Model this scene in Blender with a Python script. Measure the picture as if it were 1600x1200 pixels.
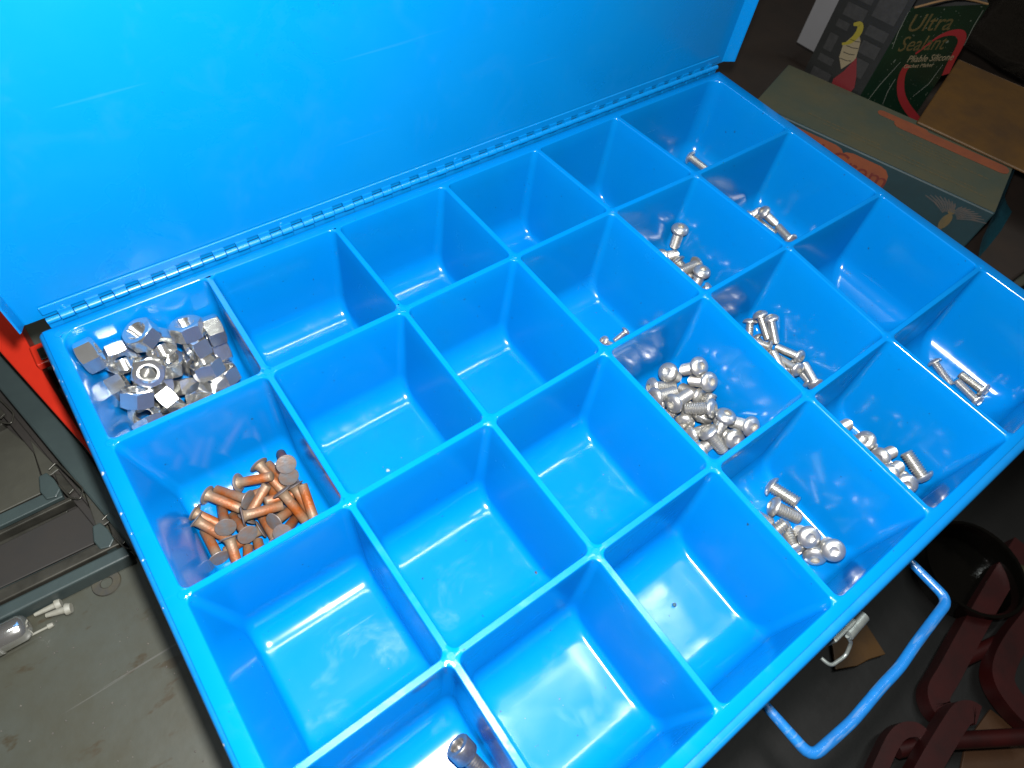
import bpy, bmesh, math, random
from mathutils import Vector, Matrix, Euler
import json
random.seed(7)
for o in list(bpy.data.objects): bpy.data.objects.remove(o)
SC = bpy.context.scene
COL = SC.collection

# ------------------------------------------------------------------ camera
CX, CY, CZ = 0.0390, -0.2779, 0.2709
RX, RY, RZ = 0.59121, -0.09888, -0.63481
FPX = 1032.9
cam_d = bpy.data.cameras.new('camera')
cam = bpy.data.objects.new('camera', cam_d); COL.objects.link(cam)
CAM_R = Euler((RX, RY, RZ), 'XYZ').to_matrix()
CAM_P = Vector((CX, CY, CZ))
cam.matrix_world = Matrix.Translation(CAM_P) @ CAM_R.to_4x4()
cam_d.sensor_width = 36.0
cam_d.lens = FPX / 1600 * 36.0
cam_d.clip_start = 0.01; cam_d.clip_end = 100
cam_d.dof.use_dof = True; cam_d.dof.focus_distance = 0.37; cam_d.dof.aperture_fstop = 15.0
SC.camera = cam

def ray(px, py): return CAM_R @ Vector(((px - 800) / FPX, (600 - py) / FPX, -1.0))
def at(px, py, z=0.0):
    d = ray(px, py); return CAM_P + d * ((z - CZ) / d.z)
def project(p):
    q = CAM_R.transposed() @ (Vector(p) - CAM_P)
    return 800 + FPX * q.x / -q.z, 600 - FPX * q.y / -q.z

# ------------------------------------------------------------------ light
world = bpy.data.worlds.new('World'); SC.world = world; world.use_nodes = True
bg = world.node_tree.nodes['Background']
bg.inputs[0].default_value = (1.0, 0.88, 0.74, 1); bg.inputs[1].default_value = 0.035
SC.view_settings.view_transform = 'Standard'; SC.view_settings.look = 'None'
SC.view_settings.exposure = 0.0; SC.view_settings.gamma = 1.0

fl = bpy.data.lights.new('camera_flash', 'POINT'); fl.shadow_soft_size = 0.010
fl.energy = 20.0; fl.color = (1.0, 0.98, 0.95)
flo = bpy.data.objects.new('camera_flash', fl); COL.objects.link(flo)
flo.matrix_world = Matrix.Translation(CAM_P + CAM_R @ Vector((0.010, 0.038, 0.000))) @ CAM_R.to_4x4()

tb = bpy.data.lights.new('ceiling_tube_light', 'AREA'); tb.shape = 'RECTANGLE'; tb.size = 1.10; tb.size_y = 0.05
tb.energy = 12.0; tb.color = (0.93, 1.0, 0.97)
tbo = bpy.data.objects.new('ceiling_tube_light', tb); COL.objects.link(tbo)
tbo.location = (0.42, -0.13, 1.43); tbo.rotation_euler = (0, 0, math.radians(-9))

# ------------------------------------------------------------------ helpers
def tag(o, label=None, cat=None, group=None, kind=None):
    if label: o['label'] = label
    if cat: o['category'] = cat
    if group: o['group'] = group
    if kind: o['kind'] = kind
    return o
def empty(name, loc, label, cat, group=None):
    o = bpy.data.objects.new(name, None); COL.objects.link(o); o.location = loc
    o.empty_display_size = 0.01
    return tag(o, label, cat, group)
def obj(name, me, m=None, parent=None, world_space=True):
    """link a mesh (or bmesh) as one object; parts are given in world space"""
    if isinstance(me, bmesh.types.BMesh):
        bm = me; me = bpy.data.meshes.new(name); bm.normal_update(); bm.to_mesh(me); bm.free()
    if m is not None and not me.materials: me.materials.append(m)
    o = bpy.data.objects.new(name, me); COL.objects.link(o)
    if parent:
        o.parent = parent
        if world_space: o.matrix_parent_inverse = Matrix.LocRotScale(parent.location, parent.rotation_euler, None).inverted()
    return o
def smooth(me_or_bm, ang=35):
    bm = me_or_bm
    bm.normal_update()
    for f in bm.faces: f.smooth = True
    lim = math.radians(ang)
    for e in bm.edges:
        e.smooth = not (len(e.link_faces) == 2 and e.calc_face_angle(0) > lim)
def box(bm, x0, x1, y0, y1, z0, z1, bev=0.0):
    r = bmesh.ops.create_cube(bm, size=1.0)
    for v in r['verts']:
        v.co = Vector(((x0 + x1) / 2 + v.co.x * (x1 - x0), (y0 + y1) / 2 + v.co.y * (y1 - y0), (z0 + z1) / 2 + v.co.z * (z1 - z0)))
    if bev:
        es = {e for v in r['verts'] for e in v.link_edges}
        bmesh.ops.bevel(bm, geom=list(es), offset=bev, segments=2, affect='EDGES', profile=0.5)
def prism(bm, pts, z0, z1, bev=0.0):
    """vertical prism from a plan polygon; z1 may be a list"""
    n = len(pts)
    z0l = z0 if isinstance(z0, (list, tuple)) else [z0] * n
    z1l = z1 if isinstance(z1, (list, tuple)) else [z1] * n
    a = [bm.verts.new((p[0], p[1], z0l[i])) for i, p in enumerate(pts)]
    b = [bm.verts.new((p[0], p[1], z1l[i])) for i, p in enumerate(pts)]
    bm.faces.new(a[::-1]); bm.faces.new(b)
    for i in range(n): bm.faces.new((a[i], a[(i + 1) % n], b[(i + 1) % n], b[i]))
    bmesh.ops.recalc_face_normals(bm, faces=bm.faces[:])
    if bev: bmesh.ops.bevel(bm, geom=bm.edges[:], offset=bev, segments=2, affect='EDGES', profile=0.5)
def tube(bm, pts, rad, seg=12, cap=True):
    pts = [Vector(p) for p in pts]; n = len(pts)
    rads = rad if isinstance(rad, (list, tuple)) else [rad] * n
    rings = []; up = None
    for i, p in enumerate(pts):
        t = (pts[min(i + 1, n - 1)] - pts[max(i - 1, 0)]).normalized()
        if up is None:
            up = Vector((0, 0, 1)) if abs(t.z) < .9 else Vector((1, 0, 0))
        s = t.cross(up).normalized(); up = s.cross(t).normalized()
        rings.append([bm.verts.new(p + (s * math.cos(a) + up * math.sin(a)) * rads[i]) for a in [2 * math.pi * k / seg for k in range(seg)]])
    for i in range(n - 1):
        for k in range(seg):
            bm.faces.new((rings[i][k], rings[i][(k + 1) % seg], rings[i + 1][(k + 1) % seg], rings[i + 1][k]))
    if cap: bm.faces.new(rings[0][::-1]); bm.faces.new(rings[-1])
    bmesh.ops.recalc_face_normals(bm, faces=bm.faces[:])
def bez(P, n=10):
    """smooth poly through points (Catmull-Rom)"""
    P = [Vector(p) for p in P]; Q = [P[0]] + P + [P[-1]]; out = []
    for i in range(len(P) - 1):
        a, b, c, d = Q[i:i + 4]
        for k in range(n):
            t = k / n
            out.append(0.5 * ((2 * b) + (c - a) * t + (2 * a - 5 * b + 4 * c - d) * t * t + (3 * b - a - 3 * c + d) * t ** 3))
    out.append(P[-1]); return out
def rounded(P, r, n=6):
    """polyline with rounded corners"""
    P = [Vector(p) for p in P]; out = [P[0]]
    for i in range(1, len(P) - 1):
        a = (P[i - 1] - P[i]).normalized(); b = (P[i + 1] - P[i]).normalized()
        s = P[i] + a * r; e = P[i] + b * r
        for k in range(n + 1):
            t = k / n; out.append(s * (1 - t) ** 2 + P[i] * 2 * t * (1 - t) + e * t * t)
    out.append(P[-1]); return out
def lathe(bm, prof, seg=24, close=False):
    rings = []
    for r, z in prof:
        if r < 1e-7: rings.append([bm.verts.new((0, 0, z))])
        else: rings.append([bm.verts.new((r * math.cos(2 * math.pi * k / seg), r * math.sin(2 * math.pi * k / seg), z)) for k in range(seg)])
    for a, b in zip(rings, rings[1:]):
        for k in range(seg):
            k2 = (k + 1) % seg
            if len(a) == 1 and len(b) == 1: continue
            if len(a) == 1: bm.faces.new((a[0], b[k2], b[k]))
            elif len(b) == 1: bm.faces.new((a[k], a[k2], b[0]))
            else: bm.faces.new((a[k], a[k2], b[k2], b[k]))
    return rings

# ------------------------------------------------------------------ materials
ALB = 0.62
def mat(name, col, rough=0.5, metal=0.0, var=None, var_scale=20, var_amt=0.5, bump=0.0, bump_scale=60, spec=0.5, rough_var=0.0, coat=0.0, detail=4, sheen=0):
    if metal < 0.8:      # flash exposure: real base colours are this much darker than they photograph
        col = tuple(c * ALB for c in col); var = tuple(c * ALB for c in var) if var else var
    m = bpy.data.materials.new(name); m.use_nodes = True
    nt = m.node_tree; b = nt.nodes['Principled BSDF']
    b.inputs['Base Color'].default_value = (*col, 1); b.inputs['Roughness'].default_value = rough
    b.inputs['Metallic'].default_value = metal; b.inputs['Specular IOR Level'].default_value = spec
    b.inputs['Coat Weight'].default_value = coat; b.inputs['Coat Roughness'].default_value = 0.08
    tc = nt.nodes.new('ShaderNodeTexCoord')
    if var is not None or rough_var:
        n = nt.nodes.new('ShaderNodeTexNoise'); n.inputs['Scale'].default_value = var_scale; n.inputs['Detail'].default_value = detail
        n.inputs['Roughness'].default_value = 0.65
        nt.links.new(tc.outputs['Object'], n.inputs['Vector'])
        r = nt.nodes.new('ShaderNodeMapRange'); r.inputs[1].default_value = 0.35; r.inputs[2].default_value = 0.7
        nt.links.new(n.outputs['Fac'], r.inputs[0])
        if var is not None:
            r.inputs[4].default_value = var_amt if not rough_var else 1.0
            mx = nt.nodes.new('ShaderNodeMix'); mx.data_type = 'RGBA'
            mx.inputs[6].default_value = (*col, 1); mx.inputs[7].default_value = (*var, 1)
            if rough_var:
                mm = nt.nodes.new('ShaderNodeMath'); mm.operation = 'MULTIPLY'; mm.inputs[1].default_value = var_amt
                nt.links.new(r.outputs[0], mm.inputs[0]); nt.links.new(mm.outputs[0], mx.inputs[0])
            else: nt.links.new(r.outputs[0], mx.inputs[0])
            nt.links.new(mx.outputs[2], b.inputs['Base Color'])
            m['mix'] = mx.name
        if rough_var:
            r2 = nt.nodes.new('ShaderNodeMapRange'); r2.inputs[3].default_value = rough - rough_var / 2; r2.inputs[4].default_value = rough + rough_var
            nt.links.new(n.outputs['Fac'], r2.inputs[0]); nt.links.new(r2.outputs[0], b.inputs['Roughness'])
    if bump:
        n2 = nt.nodes.new('ShaderNodeTexNoise'); n2.inputs['Scale'].default_value = bump_scale; n2.inputs['Detail'].default_value = 3
        nt.links.new(tc.outputs['Object'], n2.inputs['Vector'])
        bp = nt.nodes.new('ShaderNodeBump'); bp.inputs['Strength'].default_value = bump; bp.inputs['Distance'].default_value = 0.001
        nt.links.new(n2.outputs['Fac'], bp.inputs['Height']); nt.links.new(bp.outputs[0], b.inputs['Normal'])
    return m

def add_specks(m, col, scale=900, thr=0.72, mask_axis=None, mask_lt=None):
    """tiny paint chips / dust grains: a second colour where a fine noise peaks"""
    col = tuple(c * ALB for c in col)
    nt = m.node_tree; b = nt.nodes['Principled BSDF']
    tc = nt.nodes.new('ShaderNodeTexCoord')
    n = nt.nodes.new('ShaderNodeTexNoise'); n.inputs['Scale'].default_value = scale; n.inputs['Detail'].default_value = 1
    nt.links.new(tc.outputs['Object'], n.inputs['Vector'])
    g = nt.nodes.new('ShaderNodeMath'); g.operation = 'GREATER_THAN'; g.inputs[1].default_value = thr
    nt.links.new(n.outputs['Fac'], g.inputs[0]); fac = g.outputs[0]
    if mask_axis is not None:
        sp = nt.nodes.new('ShaderNodeSeparateXYZ'); nt.links.new(tc.outputs['Object'], sp.inputs[0])
        l = nt.nodes.new('ShaderNodeMath'); l.operation = 'LESS_THAN'; l.inputs[1].default_value = mask_lt
        nt.links.new(sp.outputs[mask_axis], l.inputs[0])
        mu = nt.nodes.new('ShaderNodeMath'); mu.operation = 'MULTIPLY'
        nt.links.new(fac, mu.inputs[0]); nt.links.new(l.outputs[0], mu.inputs[1]); fac = mu.outputs[0]
    mx = nt.nodes.new('ShaderNodeMix'); mx.data_type = 'RGBA'; mx.inputs[7].default_value = (*col, 1)
    src = b.inputs['Base Color'].links
    if src: nt.links.new(src[0].from_socket, mx.inputs[6])
    else: mx.inputs[6].default_value = b.inputs['Base Color'].default_value
    nt.links.new(fac, mx.inputs[0]); nt.links.new(mx.outputs[2], b.inputs['Base Color'])

BLUE = (0.0, 0.206, 0.64)
M = {}
M['plastic'] = mat('blue_plastic', BLUE, 0.135, var=(0.001, 0.222, 0.62), var_scale=14, var_amt=0.7, bump=0.12, bump_scale=22, spec=0.42, rough_var=0.05)
add_specks(M['plastic'], (0.02, 0.06, 0.14), 420, 0.80)
M['paint'] = mat('blue_paint', (0.0, 0.225, 0.64), 0.24, var=(0.001, 0.24, 0.62), var_scale=9, var_amt=0.6, bump=0.05, bump_scale=24, rough_var=0.16)
M['case'] = mat('blue_case_paint', (0.001, 0.195, 0.58), 0.30, var=(0.008, 0.225, 0.56), var_scale=40, var_amt=0.5, bump=0.10, bump_scale=200, rough_var=0.1)
add_specks(M['case'], (0.62, 0.66, 0.66), 260, 0.70, 0, -0.0058)
M['wire'] = mat('blue_wire_paint', (0.01, 0.18, 0.55), 0.28, var=(0.02, 0.10, 0.30), var_scale=90, var_amt=0.5, bump=0.2, bump_scale=300)
M['chrome'] = mat('bright_nickel', (0.72, 0.72, 0.70), 0.13, 0.94, bump=0.06, bump_scale=300, rough_var=0.08)
M['steel'] = mat('stainless_steel', (0.50, 0.49, 0.46), 0.30, 0.85, var=(0.30, 0.29, 0.26), var_scale=260, var_amt=0.5, bump=0.08, bump_scale=700, rough_var=0.1)
M['darksteel'] = mat('black_oxide_steel', (0.38, 0.36, 0.34), 0.30, 0.9, var=(0.15, 0.14, 0.14), var_scale=200, var_amt=0.8, bump=0.1, bump_scale=500)
M['zinc'] = mat('dull_zinc', (0.42, 0.42, 0.42), 0.45, 0.85, var=(0.24, 0.24, 0.26), var_scale=300, var_amt=0.7, bump=0.15, bump_scale=600)

def add_wear(m, rot, amt, col, scale=(7, 900, 900), thr=(.665, .70), smudge=None):
    """fine directional scratches (paler, rougher) and broad greasy smudges (rougher)"""
    col = tuple(c * ALB for c in col)
    nt = m.node_tree; b = nt.nodes['Principled BSDF']; tc = nt.nodes.new('ShaderNodeTexCoord')
    mp = nt.nodes.new('ShaderNodeMapping'); mp.inputs['Rotation'].default_value = [math.radians(a) for a in rot]; mp.inputs['Scale'].default_value = scale
    nt.links.new(tc.outputs['Object'], mp.inputs[0])
    n = nt.nodes.new('ShaderNodeTexNoise'); n.inputs['Scale'].default_value = 1; n.inputs['Detail'].default_value = 1; nt.links.new(mp.outputs[0], n.inputs['Vector'])
    cr = nt.nodes.new('ShaderNodeMapRange'); cr.inputs[1].default_value = thr[0]; cr.inputs[2].default_value = thr[1]; cr.inputs[4].default_value = amt
    nt.links.new(n.outputs['Fac'], cr.inputs[0])
    mx = nt.nodes.new('ShaderNodeMix'); mx.data_type = 'RGBA'; mx.inputs[7].default_value = (*col, 1)
    L = b.inputs['Base Color'].links
    if L: nt.links.new(L[0].from_socket, mx.inputs[6])
    nt.links.new(cr.outputs[0], mx.inputs[0]); nt.links.new(mx.outputs[2], b.inputs['Base Color'])
    n2 = nt.nodes.new('ShaderNodeTexNoise'); n2.inputs['Scale'].default_value = 32; n2.inputs['Detail'].default_value = 6; n2.inputs['Roughness'].default_value = .7; n2.inputs['Distortion'].default_value = .6
    nt.links.new(tc.outputs['Object'], n2.inputs['Vector'])
    m2 = nt.nodes.new('ShaderNodeMapRange'); m2.inputs[1].default_value = .52; m2.inputs[2].default_value = .68; m2.inputs[4].default_value = smudge or .18
    nt.links.new(n2.outputs['Fac'], m2.inputs[0])
    ad = nt.nodes.new('ShaderNodeMath'); ad.operation = 'ADD'; ad2 = nt.nodes.new('ShaderNodeMath'); ad2.operation = 'ADD'
    RL = b.inputs['Roughness'].links
    if RL: nt.links.new(RL[0].from_socket, ad.inputs[0])
    else: ad.inputs[0].default_value = b.inputs['Roughness'].default_value
    nt.links.new(m2.outputs[0], ad.inputs[1]); nt.links.new(ad.outputs[0], ad2.inputs[0]); nt.links.new(cr.outputs[0], ad2.inputs[1]); nt.links.new(ad2.outputs[0], b.inputs['Roughness'])
add_wear(M['plastic'], (25, 12, 38), .10, (0.04, 0.28, 0.60), (14, 500, 500), thr=(.745, .79), smudge=.13)
add_wear(M['paint'], (8, -72, 6), .10, (0.04, 0.28, 0.60), (9, 420, 420), thr=(.735, .79), smudge=.14)
add_wear(M['case'], (10, 5, 60), .25, (0.12, 0.34, 0.58), (12, 600, 600), thr=(.72, .76))
add_wear(M['wire'], (40, 20, 10), .4, (0.10, 0.20, 0.36), (60, 500, 500), thr=(.60, .66))

# ------------------------------------------------------------------ metal case
XL, XR, YB, YF = -0.0078, 0.4805, 0.0035, -0.3214
def rrect(x0, x1, y0, y1, r, n=6):
    """counter-clockwise rounded rectangle, y0<y1"""
    out = []
    for cx, cy, a0 in ((x1 - r, y1 - r, 0), (x0 + r, y1 - r, 90), (x0 + r, y0 + r, 180), (x1 - r, y0 + r, 270)):
        for k in range(n + 1):
            a = math.radians(a0 + 90 * k / n); out.append((cx + r * math.cos(a), cy + r * math.sin(a)))
    return out
def skin(bm, loops, close_first=False, close_last=False):
    R = [[bm.verts.new(p) for p in L] for L in loops]
    for a, b in zip(R, R[1:]):
        n = len(a)
        for k in range(n): bm.faces.new((a[k], a[(k + 1) % n], b[(k + 1) % n], b[k]))
    if close_first: bm.faces.new(R[0][::-1])
    if close_last: bm.faces.new(R[-1])
    return R
case = empty('parts_box', (0.236, -0.163, -0.085), 'blue steel small-parts box with its hinged lid standing open', 'parts box')
bm = bmesh.new()
def cl(off, z, r): return [(x, y, z) for x, y in rrect(XL + off, XR - off, YF + off, YB - off, r)]
def ci(z): return [(x, y, z) for x, y in rrect(XL + .0072, XR - .0095, YF + .0068, YB - .0055, .003)]
skin(bm, [cl(0.0012, -0.080, .003), cl(0.0012, -0.0070, .003), ci(-0.0028), ci(-0.0018), cl(0.0030, -0.0014, .003), cl(0.0012, -0.0022, .003),
          cl(0.0004, -0.0034, .003), cl(0.0, -0.0050, .003), cl(0.0, -0.083, .003), cl(0.002, -0.085, .003)], True, True)
bmesh.ops.recalc_face_normals(bm, faces=bm.faces[:]); smooth(bm, 40)
obj('case_body', bm, M['case'], case)

# lid: upright pan, panel behind, shallow flanges toward the camera
LX0, LX1, LY, LZ0, LZ1 = -0.0092, 0.4835, 0.0058, 0.0022, 0.318
bm = bmesh.new()
nx, nz = 48, 30
pv = {}
for i in range(nx + 1):
    for k in range(nz + 1):
        u, v = i / nx, k / nz
        x = LX0 + (LX1 - LX0) * u; z = LZ0 + (LZ1 - LZ0) * v
        y = LY + 0.0016 * math.sin(math.pi * u) * math.sin(math.pi * min(1, v * 1.1)) ** 1.0
        pv[i, k] = bm.verts.new((x, y, z))
for i in range(nx):
    for k in range(nz): bm.faces.new((pv[i, k], pv[i + 1, k], pv[i + 1, k + 1], pv[i, k + 1]))
def flange(side):
    s = -1 if side == 0 else 1
    x0 = LX0 if side == 0 else LX1
    col0 = [pv[0 if side == 0 else nx, k] for k in range(nz + 1)]
    prev = col0
    for dx, dy, dz in ((0.0006, -0.0006, 0.0008), (0.0022, -0.0085, 0.0045), (0.0030, -0.0090, 0.0045), (0.0032, -0.0080, 0.0045), (0.0024, 0.0015, 0.0)):
        cur = [bm.verts.new((x0 + s * dx, LY + dy, max(LZ0 + dz, LZ0 + (LZ1 - LZ0) * k / nz))) for k in range(nz + 1)]
        for k in range(nz):
            f = (prev[k], cur[k], cur[k + 1], prev[k + 1])
            bm.faces.new(f)
        prev = cur
    return prev
a = flange(0); b = flange(1)
back = [[a[k], b[k]] for k in range(nz + 1)]
for k in range(nz): bm.faces.new((a[k], b[k], b[k + 1], a[k + 1]))
box(bm, LX0, LX1, LY - 0.0085, LY + 0.001, LZ1 + .0002, LZ1 + 0.0016)
bmesh.ops.recalc_face_normals(bm, faces=bm.faces[:]); smooth(bm, 25)
lid = obj('lid', bm, M['paint'], case)
bm = bmesh.new(); box(bm, -0.0010, 0.4755, LY - 0.0016, LY - 0.0004, 0.0052, 0.0102, 0.0004)
leaf = obj('hinge_leaf', bm, M['paint'], lid)
leaf.parent = lid; leaf.matrix_parent_inverse = Matrix.Identity(4)
for x in (0.0085, 0.121, 0.236, 0.352, 0.466):
    bm = bmesh.new(); bmesh.ops.create_uvsphere(bm, u_segments=14, v_segments=6, radius=0.0016, matrix=Matrix.Translation((x, LY - .0015, 0.0060)) @ Matrix.Diagonal((1, .25, 1, 1)))
    smooth(bm, 60); w = obj('weld_spot', bm, M['paint'], None); w.parent = lid
# hinge knuckles, alternately from the lid and from the case
kn = {}
for kind, rad in (('a', 0.00180), ('b', 0.00165)):
    bm = bmesh.new()
    L = 0.0062 / 2
    prof = [(0, -L), (rad * .8, -L), (rad, -L + .0002), (rad, L - .0002), (rad * .8, L), (0, L)]
    lathe(bm, prof, 14); bmesh.ops.recalc_face_normals(bm, faces=bm.faces[:]); smooth(bm, 40)
    bmesh.ops.rotate(bm, verts=bm.verts, matrix=Matrix.Rotation(math.pi / 2, 3, 'Y'))
    if kind == 'a':   # knuckle leaf running back to the lid
        box(bm, -L, L, 0.0004, 0.0024, 0.0002, 0.0034)
    else:
        box(bm, -L, L, -0.0003, 0.0010, -0.0050, -0.0005)
    me = bpy.data.meshes.new('knuckle'); bm.to_mesh(me); bm.free(); me.materials.append(M['paint']); kn[kind] = me
npair = 75
for i in range(npair):
    x = -0.0010 + 0.00635 * (i + 0.5)
    k = obj('knuckle', kn['a' if i % 2 else 'b'], None, None)
    k.location = (x, 0.0030, 0.0022); k.parent = case; k.matrix_parent_inverse = Matrix.Translation(case.location).inverted()

# handle
bm = bmesh.new()
bm0 = bmesh.new(); box(bm0, -0.0012, 0.4757, 0.0037, 0.0046, -0.0090, -0.0004, .0002); ql = obj('hinge_leaf', bm0, M['paint'], case)
hz = -0.063
hp = [(0.192, -0.3216, hz), (0.1925, -0.3575, hz + .001), (0.218, -0.3570, hz + .001), (0.238, -0.3545, hz), (0.2600, -0.3605, hz), (0.285, -0.3595, hz), (0.3135, -0.3570, hz - .002), (0.3175, -0.3216, hz - .002)]
hp[1] = tuple(at(1268, 1184, hz)); hp[2] = tuple(at(1331, 1128, hz)); hp[3] = tuple(at(1378, 1072, hz)); hp[4] = tuple(at(1405, 1044, hz)); hp[5] = tuple(at(1432, 1004, hz)); hp[6] = tuple(at(1482, 938, hz))
path = rounded(hp, 0.006, 5)
rad = []
for p in path:
    t = min(abs(p.y + 0.352) / 0.014, 1) if p.y > -0.352 else 0
    rad.append(0.00275 - 0.0006 * t)
tube(bm, path, rad, 16); smooth(bm, 50)
obj('handle', bm, M['wire'], case)
# latch: rolled hook on the lip and a loose wire bail
M['latchm'] = mat('latch_metal', (0.42, 0.46, 0.44), 0.35, 0.7, var=(0.20, 0.24, 0.24), var_scale=200, var_amt=0.7)
def cyl_between(bm, a, b, r, seg=14): tube(bm, [a, Vector(a).lerp(Vector(b), .02), Vector(a).lerp(Vector(b), .98), b], [r * .85, r, r, r * .85], seg)
bm = bmesh.new(); lz = -0.030
cyl_between(bm, at(1349, 962, lz), at(1323, 992, lz), 0.0030)
smooth(bm, 50); latch = obj('latch', bm, M['latchm'], case)
bm = bmesh.new(); pc = at(1323, 986, lz)
box(bm, pc.x - .012, pc.x + .004, -0.3265, -0.3217, lz - .008, lz + .006, .0006)
o2 = obj('latch_plate', bm, M['latchm'], None); o2.parent = latch; o2.matrix_parent_inverse = Matrix.Identity(4)
bm = bmesh.new(); zb = -0.042
path = rounded([at(1283, 1028, zb), at(1298, 1041, zb), at(1322, 1024, zb), at(1330, 1004, zb + .006), at(1324, 994, zb + .012)], 0.0025, 4)
tube(bm, path, 0.0009, 10); smooth(bm, 50)
o2 = obj('wire_bail', bm, M['latchm'], None); o2.parent = latch; o2.matrix_parent_inverse = Matrix.Identity(4)

# ------------------------------------------------------------------ compartment tray
JX = {}
JX.update({(i, j): None for i in range(7) for j in range(5)})
meas = {(0,0):(1.0,-5.2),(0,1):(1.2,-76.2),(0,2):(1.5,-156.6),(0,3):(1.5,-236),(0,4):(1.5,-312),
 (1,0):(74.0,-5.5),(1,1):(73.3,-77.3),(1,2):(73.0,-157.3),(1,3):(74.1,-235.8),(1,4):(74.3,-311.5),
 (2,0):(147.3,-6.4),(2,1):(148.4,-77.5),(2,2):(147.9,-157.1),(2,3):(148.1,-236),(2,4):(147.8,-311.5),
 (3,0):(220.8,-6.4),(3,1):(222.7,-76.8),(3,2):(223.1,-156.0),(3,3):(222.9,-236),(3,4):(220.9,-312.2),
 (4,0):(292.9,-6.0),(4,1):(297.6,-76.6),(4,2):(299.3,-156.3),(4,3):(295.6,-235.6),(4,4):(293.4,-312.2),
 (5,0):(365.0,-5.0),(5,1):(371.0,-78.2),(5,2):(373.5,-156.2),(5,3):(367.8,-235.2),(5,4):(367.5,-312.5),
 (6,0):(467.5,-5.0),(6,1):(467.7,-77.7),(6,2):(469.0,-156.9),(6,3):(468.2,-234.5),(6,4):(468.0,-311.5)}
J = {k: Vector((v[0] / 1000, v[1] / 1000)) for k, v in meas.items()}
DEPTH = 0.066
tray = empty('compartment_tray', (0.235, -0.158, -0.068), 'blue plastic tray of twenty-four scooped compartments fitted inside the steel box', 'tray')
bm = bmesh.new()
HR = 0.0012
NA = 7
SHIFT = {0: .0042, 1: .0015}
def cell_loop(i, j, ix, iy, r, z, ixr=None):
    """ix/iy = inset from the rib centre lines; bilinear so ribs may be slightly askew"""
    A, B, Cc, D = J[i, j + 1], J[i + 1, j + 1], J[i + 1, j], J[i, j]   # front-left, front-right, back-right, back-left
    ixl = ix if i > 0 else max(0, ix - HR); ixR = (ixr if ixr is not None else ix); ixR = ixR if i < 5 else max(0, ixR - HR)
    iyb = iy if j > 0 else max(0, iy - HR); iyf = iy if j < 3 else max(0, iy - HR)
    sh = SHIFT.get(i, 0.0) * min(1.0, -z / .05)
    ixl += sh; ixR -= sh
    W = ((B - A).length + (Cc - D).length) / 2; H = ((D - A).length + (Cc - B).length) / 2
    x0, x1, y0, y1 = ixl, W - ixR, iyf, H - iyb
    rs = [r] * 4
    if (i, j) == (5, 0): rs[0] = r + .006
    if (i, j) == (0, 0): rs[1] = r + .005
    if (i, j) == (0, 3): rs[2] = r + .005
    if (i, j) == (5, 3): rs[3] = r + .005
    pts = []
    for q, (cx, cy, a0) in enumerate(((x1 - rs[0], y1 - rs[0], 0), (x0 + rs[1], y1 - rs[1], 90), (x0 + rs[2], y0 + rs[2], 180), (x1 - rs[3], y0 + rs[3], 270))):
        for k in range(NA):
            a = math.radians(a0 + 90 * k / (NA - 1)); pts.append((cx + rs[q] * math.cos(a), cy + rs[q] * math.sin(a)))
    out = []
    for x, y in pts:
        u, v = x / W, y / H
        p = A * (1 - u) * (1 - v) + B * u * (1 - v) + Cc * u * v + D * (1 - u) * v
        out.append((p.x, p.y, z))
    return out
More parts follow.
